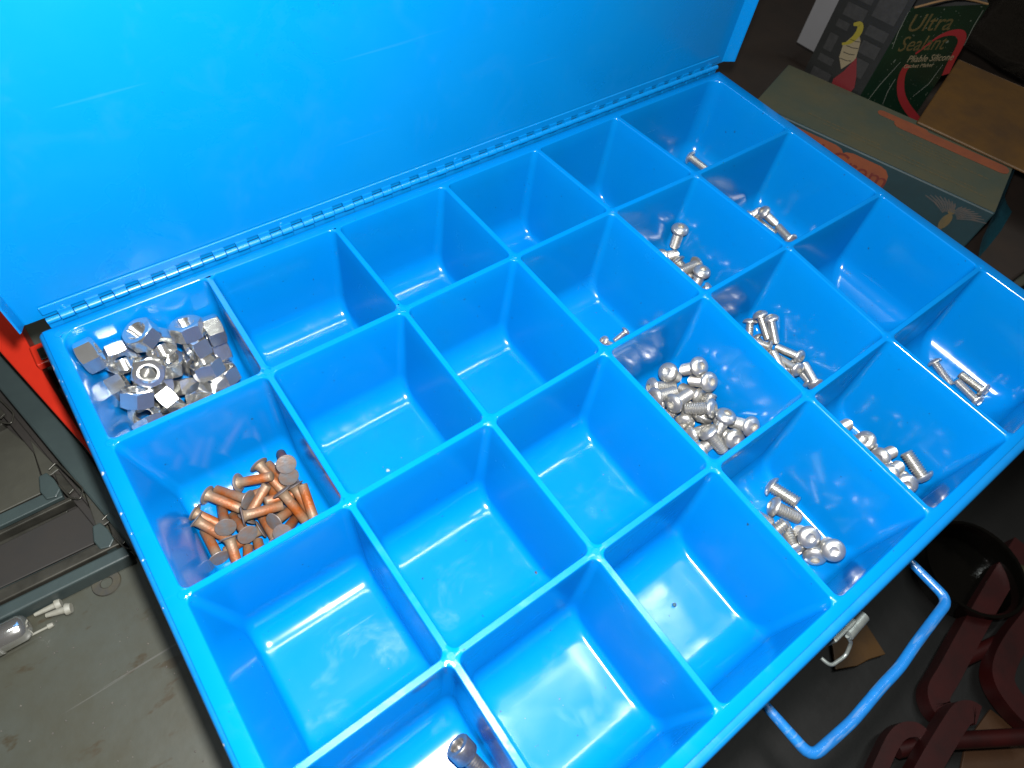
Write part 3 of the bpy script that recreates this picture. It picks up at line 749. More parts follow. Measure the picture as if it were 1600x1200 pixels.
#POSES_END
def initial():
    # nuts, left rear corner compartment
    for n in ((150, 640, -.055, (90, 0, 20)), (175, 632, -.050, (75, 20, 10)), (178, 682, -.054, (90, 10, 60)), 
              (205, 612, -.048, (20, 60, 0)), (228, 618, -.044, (80, 10, 40)), (258, 600, -.040, (90, 0, 10)), (258, 625, -.046, (90, 20, 10)),
              (238, 568, -.046, (75, 20, -10)), (268, 570, -.038, (60, 40, 30)), (290, 592, -.032, (85, 5, 80)),
              (316, 545, -.030, (18, -14, 0)), 
              (345, 575, -.034, (80, 30, 60)), (352, 548, -.036, (70, 50, 0)), (372, 565, -.040, (40, 20, 0)), (370, 590, -.036, (85, 60, 0)),
              (245, 595, -.055, (0, 10, 0)), (200, 640, -.055, (10, 0, 0)), 
              (280, 640, -.052, (5, 0, 0)), (345, 615, -.050, (90, 20, 0)), (165, 655, -.045, (40, 20, 0)), (190, 650, -.040, (70, 0, 0)), (215, 640, -.038, (90, 30, 0)), (335, 600, -.036, (60, 30, 20)), (300, 585, -.025, (30, 20, 0)), (240, 630, -.030, (80, 20, 0)), (160, 670, -.035, (20, 0, 0)), (220, 580, -.058, (80, 0, 50)), (255, 640, -.045, (90, 10, 0)), (230, 650, -.050, (70, 20, 50)), (330, 580, -.028, (40, 0, 0)), (360, 560, -.026, (90, 0, 70)), (270, 600, -.030, (90, 30, 0)), (180, 660, -.040, (90, 0, 10)), (350, 595, -.044, (30, 0, 0)), (200, 600, -.050, (90, 0, 80))):
        add_nut(*n)
    R = [((305, 818), (345, 870), -.052), ((318, 785), (352, 838), -.050), ((344, 770), (400, 800), -.046), ((395, 752), (415, 800), -.044),
         ((415, 806), (395, 770), -.050), ((376, 840), (355, 800), -.050), ((455, 720), (458, 745), -.040), ((428, 778), (478, 798), -.050),
         ((456, 748), (498, 798), -.042), ((455, 815), (440, 785), -.055), ((352, 880), (410, 838), -.056), ((294, 856), (345, 895), -.055),
         ((262, 870), (282, 915), -.045), ((470, 700), (505, 750), -.045), ((440, 745), (405, 762), -.050), ((390, 820), (372, 800), -.058),
         ((500, 770), (520, 800), -.050), ((445, 832), (480, 820), -.058), ((480, 775), (510, 765), -.055), ((415, 765), (450, 745), -.048),
         ((345, 862), (320, 815), -.058), ((400, 850), (380, 815), -.058), ((495, 712), (515, 755), -.040), ((490, 760), (470, 790), -.046), ((430, 800), (465, 810), -.044), ((370, 790), (405, 785), -.040), ((465, 740), (490, 735), -.036), ((400, 830), (430, 820), -.046), ((340, 830), (320, 800), -.046), ((480, 800), (455, 790), -.042), ((420, 750), (450, 770), -.040)]
    for h, t, z in R: add_screw('rivets', 'rivet', h, t, z)
    S = [('cellA', 'mid', (1076, 246), (1110, 262), -.056),
     ('cellB', 'mid', (1185, 337), (1198, 333), -.060), ('cellB', 'mid', (1190, 345), (1209, 356), -.056), ('cellB', 'mid', (1237, 377), (1224, 335), -.055),
     ('cellB', 'mid', (1195, 350), (1225, 378), -.060),
     ('cellC', 'big', (1055, 376), (1059, 400), -.048), ('cellC', 'big', (1038, 393), (1052, 418), -.052), ('cellC', 'big', (1068, 420), (1090, 432), -.054),
     ('cellC', 'big', (1095, 416), (1078, 440), -.052), ('cellC', 'big', (1126, 422), (1098, 443), -.046), ('cellC', 'big', (1062, 408), (1042, 398), -.058), ('cellC', 'big', (1090, 445), (1075, 420), -.058),
     ('cellC', 'big', (1100, 430), (1080, 425), -.045), ('cellC', 'big', (1075, 400), (1060, 390), -.050), ('cellC', 'big', (1085, 425), (1100, 440), -.056),
     ('cellD', 'tiny', (977, 519), (956, 536), -.0595), ('cellD', 'tiny', (944, 533), (958, 541), -.0600),
     ('cellE', 'big', (1034, 582), (1045, 625), -.036), ('cellE', 'big', (1080, 578), (1058, 602), -.034), ('cellE', 'big', (1063, 552), (1045, 575), -.045),
     ('cellE', 'big', (1102, 612), (1060, 614), -.036), ('cellE', 'big', (1090, 595), (1062, 608), -.045), ('cellE', 'big', (1015, 600), (1035, 622), -.045),
     ('cellE', 'big', (1022, 620), (1040, 640), -.045), ('cellE', 'big', (1080, 640), (1060, 655), -.046), ('cellE', 'big', (1120, 640), (1100, 655), -.046),
     ('cellE', 'big', (1100, 660), (1120, 690), -.044), ('cellE', 'big', (1080, 650), (1055, 655), -.042), ('cellE', 'big', (1140, 680), (1125, 665), -.040),
     ('cellE', 'big', (1128, 702), (1115, 690), -.042), ('cellE', 'big', (1045, 650), (1060, 640), -.050), ('cellE', 'big', (1105, 690), (1095, 665), -.052),
     ('cellE', 'big', (1090, 670), (1110, 660), -.056), ('cellE', 'big', (1155, 690), (1135, 700), -.056), ('cellE', 'big', (1060, 630), (1080, 620), -.056),
     ('cellE', 'big', (1120, 665), (1140, 668), -.056), ('cellE', 'big', (1040, 605), (1060, 610), -.058), ('cellE', 'big', (1085, 690), (1100, 705), -.050),
     ('cellF', 'thin', (1165, 491), (1184, 530), -.045), ('cellF', 'thin', (1183, 502), (1196, 535), -.048), ('cellF', 'thin', (1207, 528), (1215, 548), -.052),
     ('cellF', 'thin', (1215, 550), (1232, 530), -.054), ('cellF', 'thin', (1225, 565), (1241, 548), -.054), ('cellF', 'thin', (1244, 581), (1205, 548), -.048),
     ('cellF', 'thin', (1265, 608), (1254, 573), -.052), ('cellF', 'thin', (1190, 545), (1160, 515), -.056), ('cellF', 'thin', (1230, 590), (1250, 575), -.058),
     ('cellF', 'thin', (1150, 505), (1165, 520), -.056), ('cellF', 'thin', (1200, 535), (1222, 560), -.058), ('cellF', 'thin', (1250, 600), (1225, 575), -.058),
     ('cellF', 'thin', (1200, 520), (1180, 505), -.050), ('cellF', 'thin', (1235, 560), (1215, 545), -.046), ('cellF', 'thin', (1245, 590), (1262, 600), -.050), ('cellF', 'thin', (1170, 500), (1180, 520), -.058),
     ('cellH', 'thin', (1458, 566), (1487, 600), -.052), ('cellH', 'mid', (1527, 606), (1488, 597), -.050), ('cellH', 'thin', (1515, 620), (1485, 600), -.056),
     ('cellI', 'big', (1312, 655), (1350, 652), -.050), ('cellI', 'big', (1340, 676), (1360, 690), -.054), ('cellI', 'big', (1358, 718), (1360, 686), -.052),
     ('cellI', 'big', (1404, 738), (1397, 682), -.040), ('cellI', 'big', (1395, 720), (1368, 705), -.050), ('cellI', 'big', (1427, 750), (1405, 745), -.052),
     ('cellI', 'big', (1385, 735), (1370, 712), -.058), ('cellI', 'big', (1458, 785), (1450, 775), -.056), ('cellI', 'big', (1350, 700), (1335, 680), -.058),
     ('cellJ', 'big', (1187, 774), (1207, 812), -.048), ('cellJ', 'big', (1214, 778), (1248, 797), -.048), ('cellJ', 'big', (1228, 828), (1218, 792), -.052),
     ('cellJ', 'big', (1238, 838), (1268, 818), -.052), ('cellJ', 'big', (1272, 876), (1244, 845), -.050), ('cellJ', 'big', (1240, 850), (1215, 825), -.057), ('cellJ', 'big', (1319, 921), (1300, 905), -.056),
     ('cellJ', 'big', (1210, 790), (1235, 800), -.056), ('cellJ', 'big', (1250, 835), (1235, 815), -.044),
     ('cellM', 'cap', (729, 1180), (772, 1226), -.0555)]
    for s in S: add_screw(*s)
initial()
if POSES:
    for it, p in zip(ITEMS, POSES):
        it[2] = Vector(p[:3]); from mathutils import Quaternion; it[3] = Quaternion(p[3:])

CELLTXT = {'nuts': 'in the nut pile by the hinge', 'rivets': 'in the rusty pile',
 'cellA': 'alone in the rear right corner compartment', 'cellB': 'in the second right-edge compartment',
 'cellC': 'in the pile behind the slim screws', 'cellD': 'behind the biggest screw pile',
 'cellE': 'in the biggest screw pile', 'cellF': 'in the slim screw pile', 'cellH': 'in the front right corner compartment', 'cellI': 'in the pile nearest the front right corner',
 'cellJ': 'in the pile above the wire handle', 'cellM': 'alone in the compartment at the bottom picture edge'}
GRP = {'nuts': 'shiny hex nuts piled in one compartment', 'rivets': 'rusty flat-head rivets in one compartment', 'cellB': 'screws in the second right-edge compartment',
 'cellC': 'screws in the second row', 'cellD': 'tiny screws', 'cellE': 'screws in the biggest pile', 'cellF': 'slim screws', 'cellH': 'screws in the front right corner compartment',
 'cellI': 'screws in the front row at right', 'cellJ': 'screws above the wire handle', 'cellM': 'dark cap screws'}
KTXT = {'nut': 'chrome hex nut', 'rivet': 'flat-head rivet', 'big': 'stout button-head screw', 'mid': 'medium button-head screw', 'thin': 'slim button-head screw', 'tiny': 'tiny button-head screw', 'cap': 'dark knurled socket cap screw'}
ORD = ['leftmost'] + [w + ' from left' for w in 'second third fourth fifth sixth seventh eighth ninth tenth eleventh twelfth thirteenth fourteenth fifteenth sixteenth seventeenth eighteenth nineteenth twentieth twenty-first twenty-second twenty-third twenty-fourth twenty-fifth twenty-sixth twenty-seventh twenty-eighth twenty-ninth thirtieth thirty-first thirty-second thirty-third thirty-fourth thirty-fifth thirty-sixth thirty-seventh thirty-eighth thirty-ninth fortieth'.split()]
for cell in CELLTXT:
    its = [it for it in ITEMS if it[0] == cell]
    its.sort(key=lambda it: project(it[2])[0])
    for n, it in enumerate(its):
        _, kind, loc, q = it
        ax = q @ Vector((0, 0, 1))
        if kind == 'nut': att = 'lying flat' if abs(ax.z) > .8 else ('standing on edge' if abs(ax.z) < .35 else 'tilted')
        else: att = 'head up' if ax.z > .5 else ('shank up' if ax.z < -.5 else 'lying down')
        pos = ORD[n] + ' ' if len(its) > 1 else ''
        lab = '%s, %s, %s%s' % (KTXT[kind], att, pos, CELLTXT[cell])
        name = {'nut': 'hex_nut', 'rivet': 'rivet', 'cap': 'cap_screw'}.get(kind, 'screw')
        if kind == 'nut':
            o = obj('hex_nut', NUT, None, None); o.location = loc; o.rotation_mode = 'QUATERNION'; o.rotation_quaternion = q
            tag(o, lab, 'nut', GRP[cell]); it.append(o); continue
        e = empty(name, loc, lab, 'rivet' if kind == 'rivet' else 'screw', GRP.get(cell))
        e.rotation_mode = 'QUATERNION'; e.rotation_quaternion = q
        h, s = (RHD, RSH) if kind == 'rivet' else MESH[kind]
        a = obj('head', h, None, None); a.parent = e
        b = obj('shank', s, None, None); b.parent = e
        it.append(e)

rc = random.Random(11)
bm = bmesh.new()
for k in range(150):
    i = rc.randrange(6); j = rc.randrange(4)
    A = J[i, j + 1]; Cc = J[i + 1, j]
    x = rc.uniform(A.x + .011, Cc.x - .011); y = rc.uniform(A.y + .021, Cc.y - .021)
    rr = rc.choice((.00012, .00016, .0002, .00028))
    bmesh.ops.create_icosphere(bm, subdivisions=1, radius=rr, matrix=Matrix.Translation((x, y, -.0640 + rr * .4)) @ Matrix.Diagonal((rc.uniform(.8, 1.6), 1, .6, 1)))
tag(obj('grit', bm, mat('dark_grit', (.03, .03, .035), .8, var=(.35, .35, .33), var_scale=900, var_amt=1, detail=1)), 'fine grit scattered over the floors of the blue compartments', 'grit', kind='stuff')
def crumb(px, py, r_, col, label):
    bm = bmesh.new(); bmesh.ops.create_icosphere(bm, subdivisions=2, radius=r_)
    for v in bm.verts: v.co *= rc.uniform(.7, 1.15); v.co.z *= .6
    o = obj('crumb', bm, mat('crumb', col, .7)); o.location = at(px, py, -.0640 + r_ * .4); tag(o, label, 'crumb')
crumb(606, 735, .0011, (.30, .42, .48), 'pale crumb on the floor of the compartment right of the rivets')
crumb(838, 895, .0013, (.05, .035, .03), 'dark brown crumb by the compartment corner near the picture centre')
crumb(1054, 945, .0012, (.03, .10, .14), 'small dark flake in the glare of the front row compartment')

# ------------------------------------------------------------------ bench and things at the left
ZB = -0.0872
def grimy_mat():
    m = mat('worn_grey_bench_paint', (0.060, 0.066, 0.055), 0.42, 0.0, var=(0.042, 0.040, 0.024), var_scale=26, var_amt=0.9, bump=0.15, bump_scale=120, rough_var=0.2, spec=0.35)
    nt = m.node_tree; b = nt.nodes['Principled BSDF']; tc = nt.nodes.new('ShaderNodeTexCoord')
    # brown streaky stains
    mp = nt.nodes.new('ShaderNodeMapping'); mp.inputs['Rotation'].default_value = (0, 0, math.radians(35)); mp.inputs['Scale'].default_value = (45, 110, 40)
    nt.links.new(tc.outputs['Object'], mp.inputs[0])
    n = nt.nodes.new('ShaderNodeTexNoise'); n.inputs['Scale'].default_value = 1.0; n.inputs['Detail'].default_value = 5; n.inputs['Roughness'].default_value = .6
    nt.links.new(mp.outputs[0], n.inputs['Vector'])
    cr = nt.nodes.new('ShaderNodeValToRGB'); cr.color_ramp.elements[0].position = .60; cr.color_ramp.elements[1].position = .66
    nt.links.new(n.outputs['Fac'], cr.inputs[0])
    mx = nt.nodes.new('ShaderNodeMix'); mx.data_type = 'RGBA'; mx.inputs[7].default_value = (0.025, 0.020, 0.011, 1)
    src = b.inputs['Base Color'].links[0].from_socket; nt.links.new(src, mx.inputs[6]); nt.links.new(cr.outputs[0], mx.inputs[0])
    # fine pale scratches
    mp2 = nt.nodes.new('ShaderNodeMapping'); mp2.inputs['Rotation'].default_value = (0, 0, math.radians(-28)); mp2.inputs['Scale'].default_value = (8, 420, 8)
    nt.links.new(tc.outputs['Object'], mp2.inputs[0])
    n2 = nt.nodes.new('ShaderNodeTexNoise'); n2.inputs['Scale'].default_value = 1.0; n2.inputs['Detail'].default_value = 2
    nt.links.new(mp2.outputs[0], n2.inputs['Vector'])
    c2 = nt.nodes.new('ShaderNodeValToRGB'); c2.color_ramp.elements[0].position = .70; c2.color_ramp.elements[1].position = .74; c2.color_ramp.elements[1].color = (.5, .5, .5, 1)
    nt.links.new(n2.outputs['Fac'], c2.inputs[0])
    m3 = nt.nodes.new('ShaderNodeMix'); m3.data_type = 'RGBA'; m3.inputs[7].default_value = (0.075, 0.075, 0.07, 1)
    nt.links.new(mx.outputs[2], m3.inputs[6]); nt.links.new(c2.outputs[0], m3.inputs[0])
    nt.links.new(m3.outputs[2], b.inputs['Base Color'])
    return m
M['bench'] = grimy_mat()
bench = empty('workbench', (0.1, 0.1, -0.87), 'grey painted steel workbench top under the blue box, stained brown', 'workbench')
bm = bmesh.new(); prism(bm, [(-.75, -.252), (0.9, -.252), (0.9, .75), (-.75, .75)], ZB - .03, ZB, .002)
obj('bench_top', bm, M['bench'], bench)
bm = bmesh.new()
M['dark'] = mat('dark_steel_frame', (0.03, 0.032, 0.03), 0.6)
for x, y in ((-.70, -.20), (.85, -.20), (-.70, .70), (.85, .70)):
    bm = bmesh.new(); box(bm, x - .03, x + .03, y - .03, y + .03, -0.87, ZB - .031, .003); obj('leg', bm, M['dark'], bench)

# wooden board / grime under the cartons at the right rear
M['board'] = mat('dark_oily_board', (0.0200, 0.0104, 0.0056), 0.6, var=(0.0080, 0.0048, 0.0032), var_scale=14, var_amt=0.9, bump=0.3, bump_scale=60)
bm = bmesh.new(); box(bm, 0.50, 0.895, -0.245, 0.60, ZB + .0006, ZB + .012, .002)
tag(obj('board', bm, M['board']), 'dark oil-soaked board lying behind the blue box under the old cartons', 'board')

# steel cabinet lying on its back at the left
M['cab'] = mat('grey_green_enamel', (0.0405, 0.0595, 0.0595), 0.38, 0.0, var=(0.0262, 0.0405, 0.0428), var_scale=35, var_amt=0.8, bump=0.15, bump_scale=150, rough_var=.15)
M['cabdull'] = mat('drawer_olive_enamel', (0.0476, 0.0476, 0.0364), 0.5, 0.0, var=(0.0280, 0.0280, 0.0224), var_scale=25, var_amt=0.8, bump=0.2, bump_scale=120)
M['black'] = mat('black_inside', (0.010, 0.0085, 0.007), 0.7, var=(0.02, 0.015, 0.01), var_scale=40, var_amt=.6)
M['lip'] = mat('worn_steel_lip', (0.0960, 0.0930, 0.0780), 0.35, 0.6, var=(0.0360, 0.0360, 0.0300), var_scale=80, var_amt=.8)
cab = empty('drawer_cabinet', (-0.16, -0.02, ZB), 'grey-green steel drawer cabinet lying open left of the blue box', 'cabinet')
ZT = -0.0755
def plan(pix, z): return [tuple(at(x, y, z))[:2] for x, y in pix]
def cabpart(name, pix, z0, z1, m, parent=None, bev=.0006):
    bm = bmesh.new(); prism(bm, plan(pix, z1), z0, z1, bev)
    if parent is None: return obj(name, bm, m, cab)
    q = obj(name, bm, m, None); q.parent = parent; q.matrix_parent_inverse = Matrix.Identity(4); return q
cabpart('side_rail', [(-90, 500), (171, 816), (211, 867), (228, 852), (131, 701), (-90, 455)], ZB + .0004, ZT, M['cab'], None, .0012)
cabpart('front_rail', [(-90, 1012), (203, 868), (193, 852), (-90, 989)], ZB + .0004, ZT - 0.00008, M['cab'], None, .0010)
cabpart('drawer_runner', [(-90, 985), (187, 850), (176, 838), (-90, 962)], ZB + .0004, ZT - 0.00168, M['lip'], None, .0008)
cabpart('back_panel', [(-90, 975), (180, 845), (-90, 470)], ZB + .0003, ZB + .0016, M['black'], None, 0)
cabpart('side_liner', [(-90, 515), (160, 818), (172, 842), (166, 846), (-90, 535)], ZB + .002, ZT - 0.00420, M['black'], None, .0005)
def drawer(dx, dy, poly=None, pm=None):
    f = lambda L: [(x + dx, y + dy) for x, y in L]
    dr = cabpart('drawer', poly or f([(-120, 858), (70, 768), (50, 700), (-120, 560)]), ZT - 0.00714, ZT - 0.00609, pm or M['cabdull'])
    cabpart('front_strip', f([(-120, 880), (98, 776), (92, 760), (-120, 858)]), ZT - 0.00588, ZT - 0.00252, M['cab'], dr)
    cabpart('front_lip', f([(-120, 893), (112, 781), (110, 775), (-120, 885)]), ZT - 0.00840, ZT - 0.00126, M['lip'], dr)
    cabpart('lower_flange', f([(-120, 912), (104, 806), (106, 796), (-120, 902)]), ZT - 0.01008, ZT - 0.00714, M['lip'], dr)
    cabpart('corner_gusset', f([(46, 686), (92, 733), (80, 742), (66, 746)]), ZT - 0.00441, ZT - 0.00336, M['cabdull'], dr, .0005)
    cabpart('drawer_tab', f([(60, 744), (72, 738), (84, 748), (94, 764), (88, 776), (72, 780), (62, 768)]), ZT - 0.00168, ZT - 0.00063, M['cab'], dr, .0006)
    bm = bmesh.new()
    tube(bm, rounded([at(x, y, ZT - 0.00042) for x, y in f([(76, 734), (88, 722), (130, 764), (126, 780), (110, 778), (92, 758)])], .0018, 4), .0005, 8); smooth(bm, 50)
    q = obj('catch', bm, M['lip'], None); q.parent = dr; q.matrix_parent_inverse = Matrix.Identity(4)
    cabpart('catch_plate', f([(84, 738), (96, 742), (116, 764), (108, 772), (94, 764)]), ZT - 0.00252, ZT - 0.00126, M['lip'], dr, .0004)
    return dr
drawer(0, 0); drawer(-108, -118)
drawer(84, 78, [(-150, 990), (154, 846), (134, 785), (104, 800), (-150, 925)], M['black'])

# red sheet-metal tray between cabinet and box
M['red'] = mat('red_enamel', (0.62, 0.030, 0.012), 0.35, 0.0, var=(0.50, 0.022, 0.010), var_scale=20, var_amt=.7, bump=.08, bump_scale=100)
ZR = -0.066
bm = bmesh.new()
pl = plan([(-150, 372), (3, 553), (133, 699), (142, 712), (150, 716), (72, 590), (30, 510), (-110, 270)], ZR)
prism(bm, pl, ZB + .0004, ZR, .0008)
red = obj('red_case', bm, M['red']); tag(red, 'bright red painted metal case wedged between cabinet and blue box', 'metal case')
p = at(62, 548, ZR + .003)
bm = bmesh.new(); box(bm, p.x - .004, p.x + .006, p.y - .012, p.y + .004, ZR + .0002, ZR + .005, .0008)
q = obj('clasp', bm, M['red'], None); q.parent = red; q.matrix_parent_inverse = Matrix.Identity(4)
bm = bmesh.new(); box(bm, p.x - .0006, p.x + .0035, p.y - .010, p.y - .001, ZR + .0052, ZR + .0062, .0003)
q = obj('clasp_pin', bm, M['lip'], None); q.parent = red; q.matrix_parent_inverse = Matrix.Identity(4)

# loose bits on the bench
M['bone'] = mat('dusty_white_plastic', (0.28, 0.28, 0.24), 0.6, var=(0.18, 0.17, 0.13), var_scale=200, var_amt=.8)
def anchor(h, t, r, R, label):
    z = ZB + r * 1.5
    A, B = at(*h, z), at(*t, z); e = empty('wall_plug', A, label, 'wall plug', 'plastic plugs on the bench')
    bm = bmesh.new(); tube(bm, [A, A.lerp(B, .5), B], [r, r * .85, r * .6], 10); smooth(bm, 50); obj('shank', bm, M['bone'], e)
    bm = bmesh.new(); d = (A - B).normalized(); tube(bm, [A - d * .0002, A + d * .0006, A + d * .0022], [R, R, R * .8], 10); smooth(bm, 40); obj('head', bm, M['bone'], e)
anchor((88, 945), (54, 961), .0016, .0027, 'dusty white plastic plug lying against the cabinet rail')
anchor((104, 952), (72, 962), .0019, .0031, 'dusty white plastic plug with its head farthest from the cabinet')
anchor((76, 979), (12, 1011), .0007, .0014, 'thin pale plastic tie lying beside the chrome socket')
z = ZB + .0075; A, B = at(46, 975, z), at(-60, 1030, z); d = (B - A).normalized()
e = empty('socket', A, 'chrome socket wrench piece lying at the left edge of the picture', 'socket')
bm = bmesh.new(); tube(bm, [A, A + d * .0010, A + d * .003, A + d * .0125, A + d * .013], [.0025, .0052, .0066, .0068, .0066], 20); smooth(bm, 35); obj('drive_end', bm, M['chrome'], e)
bm = bmesh.new(); tube(bm, [A + d * .0131, A + d * .0135, A + d * .0160, A + d * .0165], [.0068, .0074, .0074, .0068], 20); smooth(bm, 35); obj('collar', bm, M['chrome'], e)
bm = bmesh.new(); tube(bm, [A + d * .0166, A + d * .02, A + d * .05], [.0058, .0060, .0060], 20); smooth(bm, 35); obj('shaft', bm, M['chrome'], e)
# ring stain / washer
bm = bmesh.new(); lathe(bm, [(.0028, 0), (.0068, 0), (.0070, .0004), (.0066, .0010), (.0032, .0010), (.0028, .0006), (.0028, 0)], 26); bmesh.ops.recalc_face_normals(bm, faces=bm.faces[:]); smooth(bm, 40)
w = obj('washer', bm, mat('grimy_washer', (.06, .06, .055), .5, .4, var=(.09, .08, .05), var_scale=200, var_amt=.8)); w.location = at(167, 911, ZB) + Vector((0, 0, .0002))
tag(w, 'flat grimy washer lying on the bench beside the cabinet corner', 'washer')
rng = random.Random(3)
bm = bmesh.new()
for k in range(60):
    p = at(rng.uniform(-20, 330), rng.uniform(900, 1220), ZB)
    r = rng.uniform(.0002, .0006)
    bmesh.ops.create_icosphere(bm, subdivisions=1, radius=r, matrix=Matrix.Translation(p + Vector((0, 0, r * .5))) @ Matrix.Diagonal((1, 1, .6, 1)))
tag(obj('grit', bm, mat('grit', (.12, .11, .09), .8, var=(.02, .02, .02), var_scale=600, var_amt=1)), 'scattered specks of grit on the grey bench top', 'grit', kind='stuff')

# ------------------------------------------------------------------ cartons at the right rear
def text_mesh(s, size, m, o, ux, uy, nrm, off=.0005, shear=0.0, ext=.0001, align='LEFT', xs=1.0):
    c = bpy.data.curves.new('t', 'FONT'); c.body = s; c.size = size; c.extrude = ext; c.shear = shear; c.align_x = align; c.resolution_u = 3
    t = bpy.data.objects.new('t', c); COL.objects.link(t)
    me = bpy.data.meshes.new_from_object(t); bpy.data.objects.remove(t)
    ux = Vector(ux).normalized(); nrm = Vector(nrm).normalized(); uy = nrm.cross(ux).normalized()
    Mx = Matrix(((ux.x, uy.x, nrm.x, 0), (ux.y, uy.y, nrm.y, 0), (ux.z, uy.z, nrm.z, 0), (0, 0, 0, 1)))
    me.transform(Matrix.Translation(Vector(o) + nrm * off) @ Mx @ Matrix.Diagonal((xs, 1, 1, 1))); me.materials.clear(); me.materials.append(m); return me
def plate(pts2, o, ux, nrm, off, th=.0002):
    """flat print patch: 2-D outline in the face's own axes"""
    ux = Vector(ux).normalized(); nrm = Vector(nrm).normalized(); uy = nrm.cross(ux).normalized(); bm = bmesh.new()
    lo = [bm.verts.new(Vector(o) + ux * a + uy * b + nrm * (off)) for a, b in pts2]
    hi = [bm.verts.new(v.co + nrm * th) for v in lo]; n = len(lo)
    bm.faces.new(hi); bm.faces.new(lo[::-1])
    for k in range(n): bm.faces.new((lo[k], lo[(k + 1) % n], hi[(k + 1) % n], hi[k]))
    bmesh.ops.recalc_face_normals(bm, faces=bm.faces[:]); return bm
def ribbon(path, w):
    """outline of a stroke of varying width"""
    n = len(path); L, Rr = [], []
    for i, p in enumerate(path):
        a = Vector(path[max(0, i - 1)]); b = Vector(path[min(n - 1, i + 1)]); t = (b - a).normalized(); nn = Vector((-t.y, t.x)); ww = w[i] if isinstance(w, list) else w
        L.append(Vector(p) + nn * ww / 2); Rr.append(Vector(p) - nn * ww / 2)
    return [tuple(q) for q in L + Rr[::-1]]
def strip(path, w, o, ux, nrm, off, th=.0002):
    ux = Vector(ux).normalized(); nrm = Vector(nrm).normalized(); uy = nrm.cross(ux).normalized(); bm = bmesh.new()
    out = ribbon(path, w); n = len(path)
    V = [bm.verts.new(Vector(o) + ux * a + uy * b + nrm * (off + th)) for a, b in out]
    for i in range(n - 1): bm.faces.new((V[i], V[i + 1], V[2 * n - 2 - i], V[2 * n - 1 - i]))
    bmesh.ops.recalc_face_normals(bm, faces=bm.faces[:])
    r = bmesh.ops.solidify(bm, geom=bm.faces[:], thickness=th); return bm

ZTL = -0.035
t1 = at(1233, 185, ZTL); t3 = at(1556, 333, ZTL); t4 = at(1600, 277, ZTL)
ux = (t3 - t1); ux.z = 0; ux.normalize(); uyv = Vector((-ux.y, ux.x, 0))      # along the box; across (away)
if uyv.x < 0: uyv = -uyv
t0 = t1 - ux * .032; wd = 0.0785; ln = (t3 - t0).length
M['teal_side'] = mat('teal_printed_card', (0.0034, 0.0294, 0.0379), 0.6, var=(0.0056, 0.0210, 0.0239), var_scale=30, var_amt=.8, bump=.2, bump_scale=90)
M['teal_top'] = mat('faded_teal_card', (0.0630, 0.0552, 0.0240), 0.65, var=(0.0240, 0.0432, 0.0336), var_scale=13, var_amt=.95, bump=.25, bump_scale=80)
M['orange'] = mat('faded_orange_print', (0.2100, 0.0499, 0.0132), 0.6, var=(0.1470, 0.0367, 0.0158), var_scale=60, var_amt=.8)
M['maroon'] = mat('maroon_print', (0.1120, 0.0126, 0.0070), 0.6)
M['ochre'] = mat('ochre_print', (0.1064, 0.0728, 0.0252), 0.6, var=(0.0560, 0.0560, 0.0336), var_scale=120, var_amt=.9)
teal = empty('teal_carton', (t0 + ux * ln / 2 + uyv * wd / 2), 'long faded teal cardboard carton with orange lettering panels and an eagle', 'carton')
bm = bmesh.new(); P0 = t0; pts = [t0, t3, t3 + uyv * wd, t0 + uyv * wd]
prism(bm, [(p.x, p.y) for p in pts], ZB + .0125, ZTL - .0006, .0012); obj('carton_body', bm, M['teal_side'], teal)
bm = bmesh.new(); prism(bm, [(p.x, p.y) for p in (t0 + uyv * .0008 + ux * .001, t3 + uyv * .0008 - ux * .001, t3 + uyv * (wd - .001) - ux * .001, t0 + uyv * (wd - .001) + ux * .001)], ZTL - .0004, ZTL + .0004)
obj('top_flap', bm, M['teal_top'], teal)
# end flap, bent outwards; lighter teal paints in the stronger light on this end
M['teal_end'] = mat('lit_teal_card', (0.0066, 0.0990, 0.1430), 0.55, var=(0.0110, 0.0660, 0.0880), var_scale=40, var_amt=.6)
bm = bmesh.new(); q0 = t3 + ux * .0006
rows = []
for k in range(8):
    t = k / 7; off = ux * (.001 + .018 * t * t); zz = ZTL - .001 - .047 * t
    rows.append([q0 + off + Vector((0, 0, zz - ZTL)), q0 + off * (1 + .2 * t) + uyv * (wd - .002) + Vector((0, 0, (zz - ZTL) * (1 - .25 * t)))])
V = [[bm.verts.new(p) for p in r] for r in rows]
for k in range(7): bm.faces.new((V[k][0], V[k][1], V[k + 1][1], V[k + 1][0]))
bmesh.ops.solidify(bm, geom=bm.faces[:], thickness=.0008); smooth(bm, 40); obj('end_flap', bm, M['teal_end'], teal)
# side face print: face normal -uyv, x axis along ux
fo = t0 + Vector((0, 0, ZTL - .0006 - ZTL)) ; fo.z = ZTL - .0006
nS = -uyv
def side(a, b): return (a, b)
def capsule(x0, x1, y0, y1, n=6):
    r = (y1 - y0) / 2; out = []
    for cx, a0 in ((x1 - r, -90), (x0 + r, 90)):
        for k in range(n + 1): a = math.radians(a0 + 180 * k / n); out.append((cx + r * math.cos(a), (y0 + y1) / 2 + r * math.sin(a)))
    return out
sgn = 1
xa = 0.050; 
obj('lettering_panel', plate(capsule(.016, .086, -.0235, -.0030), fo, ux, nS, .0002), M['orange'], teal)
obj('lettering_panel', plate(capsule(.080, .124, -.0240, -.0035), fo, ux, nS, .0003), M['orange'], teal)
obj('lettering', text_mesh('Bond-Crem', .0205, M['maroon'], fo + ux * .024 + Vector((0, 0, -.0205)), ux, None, nS, .0007, xs=1.03), None, teal)
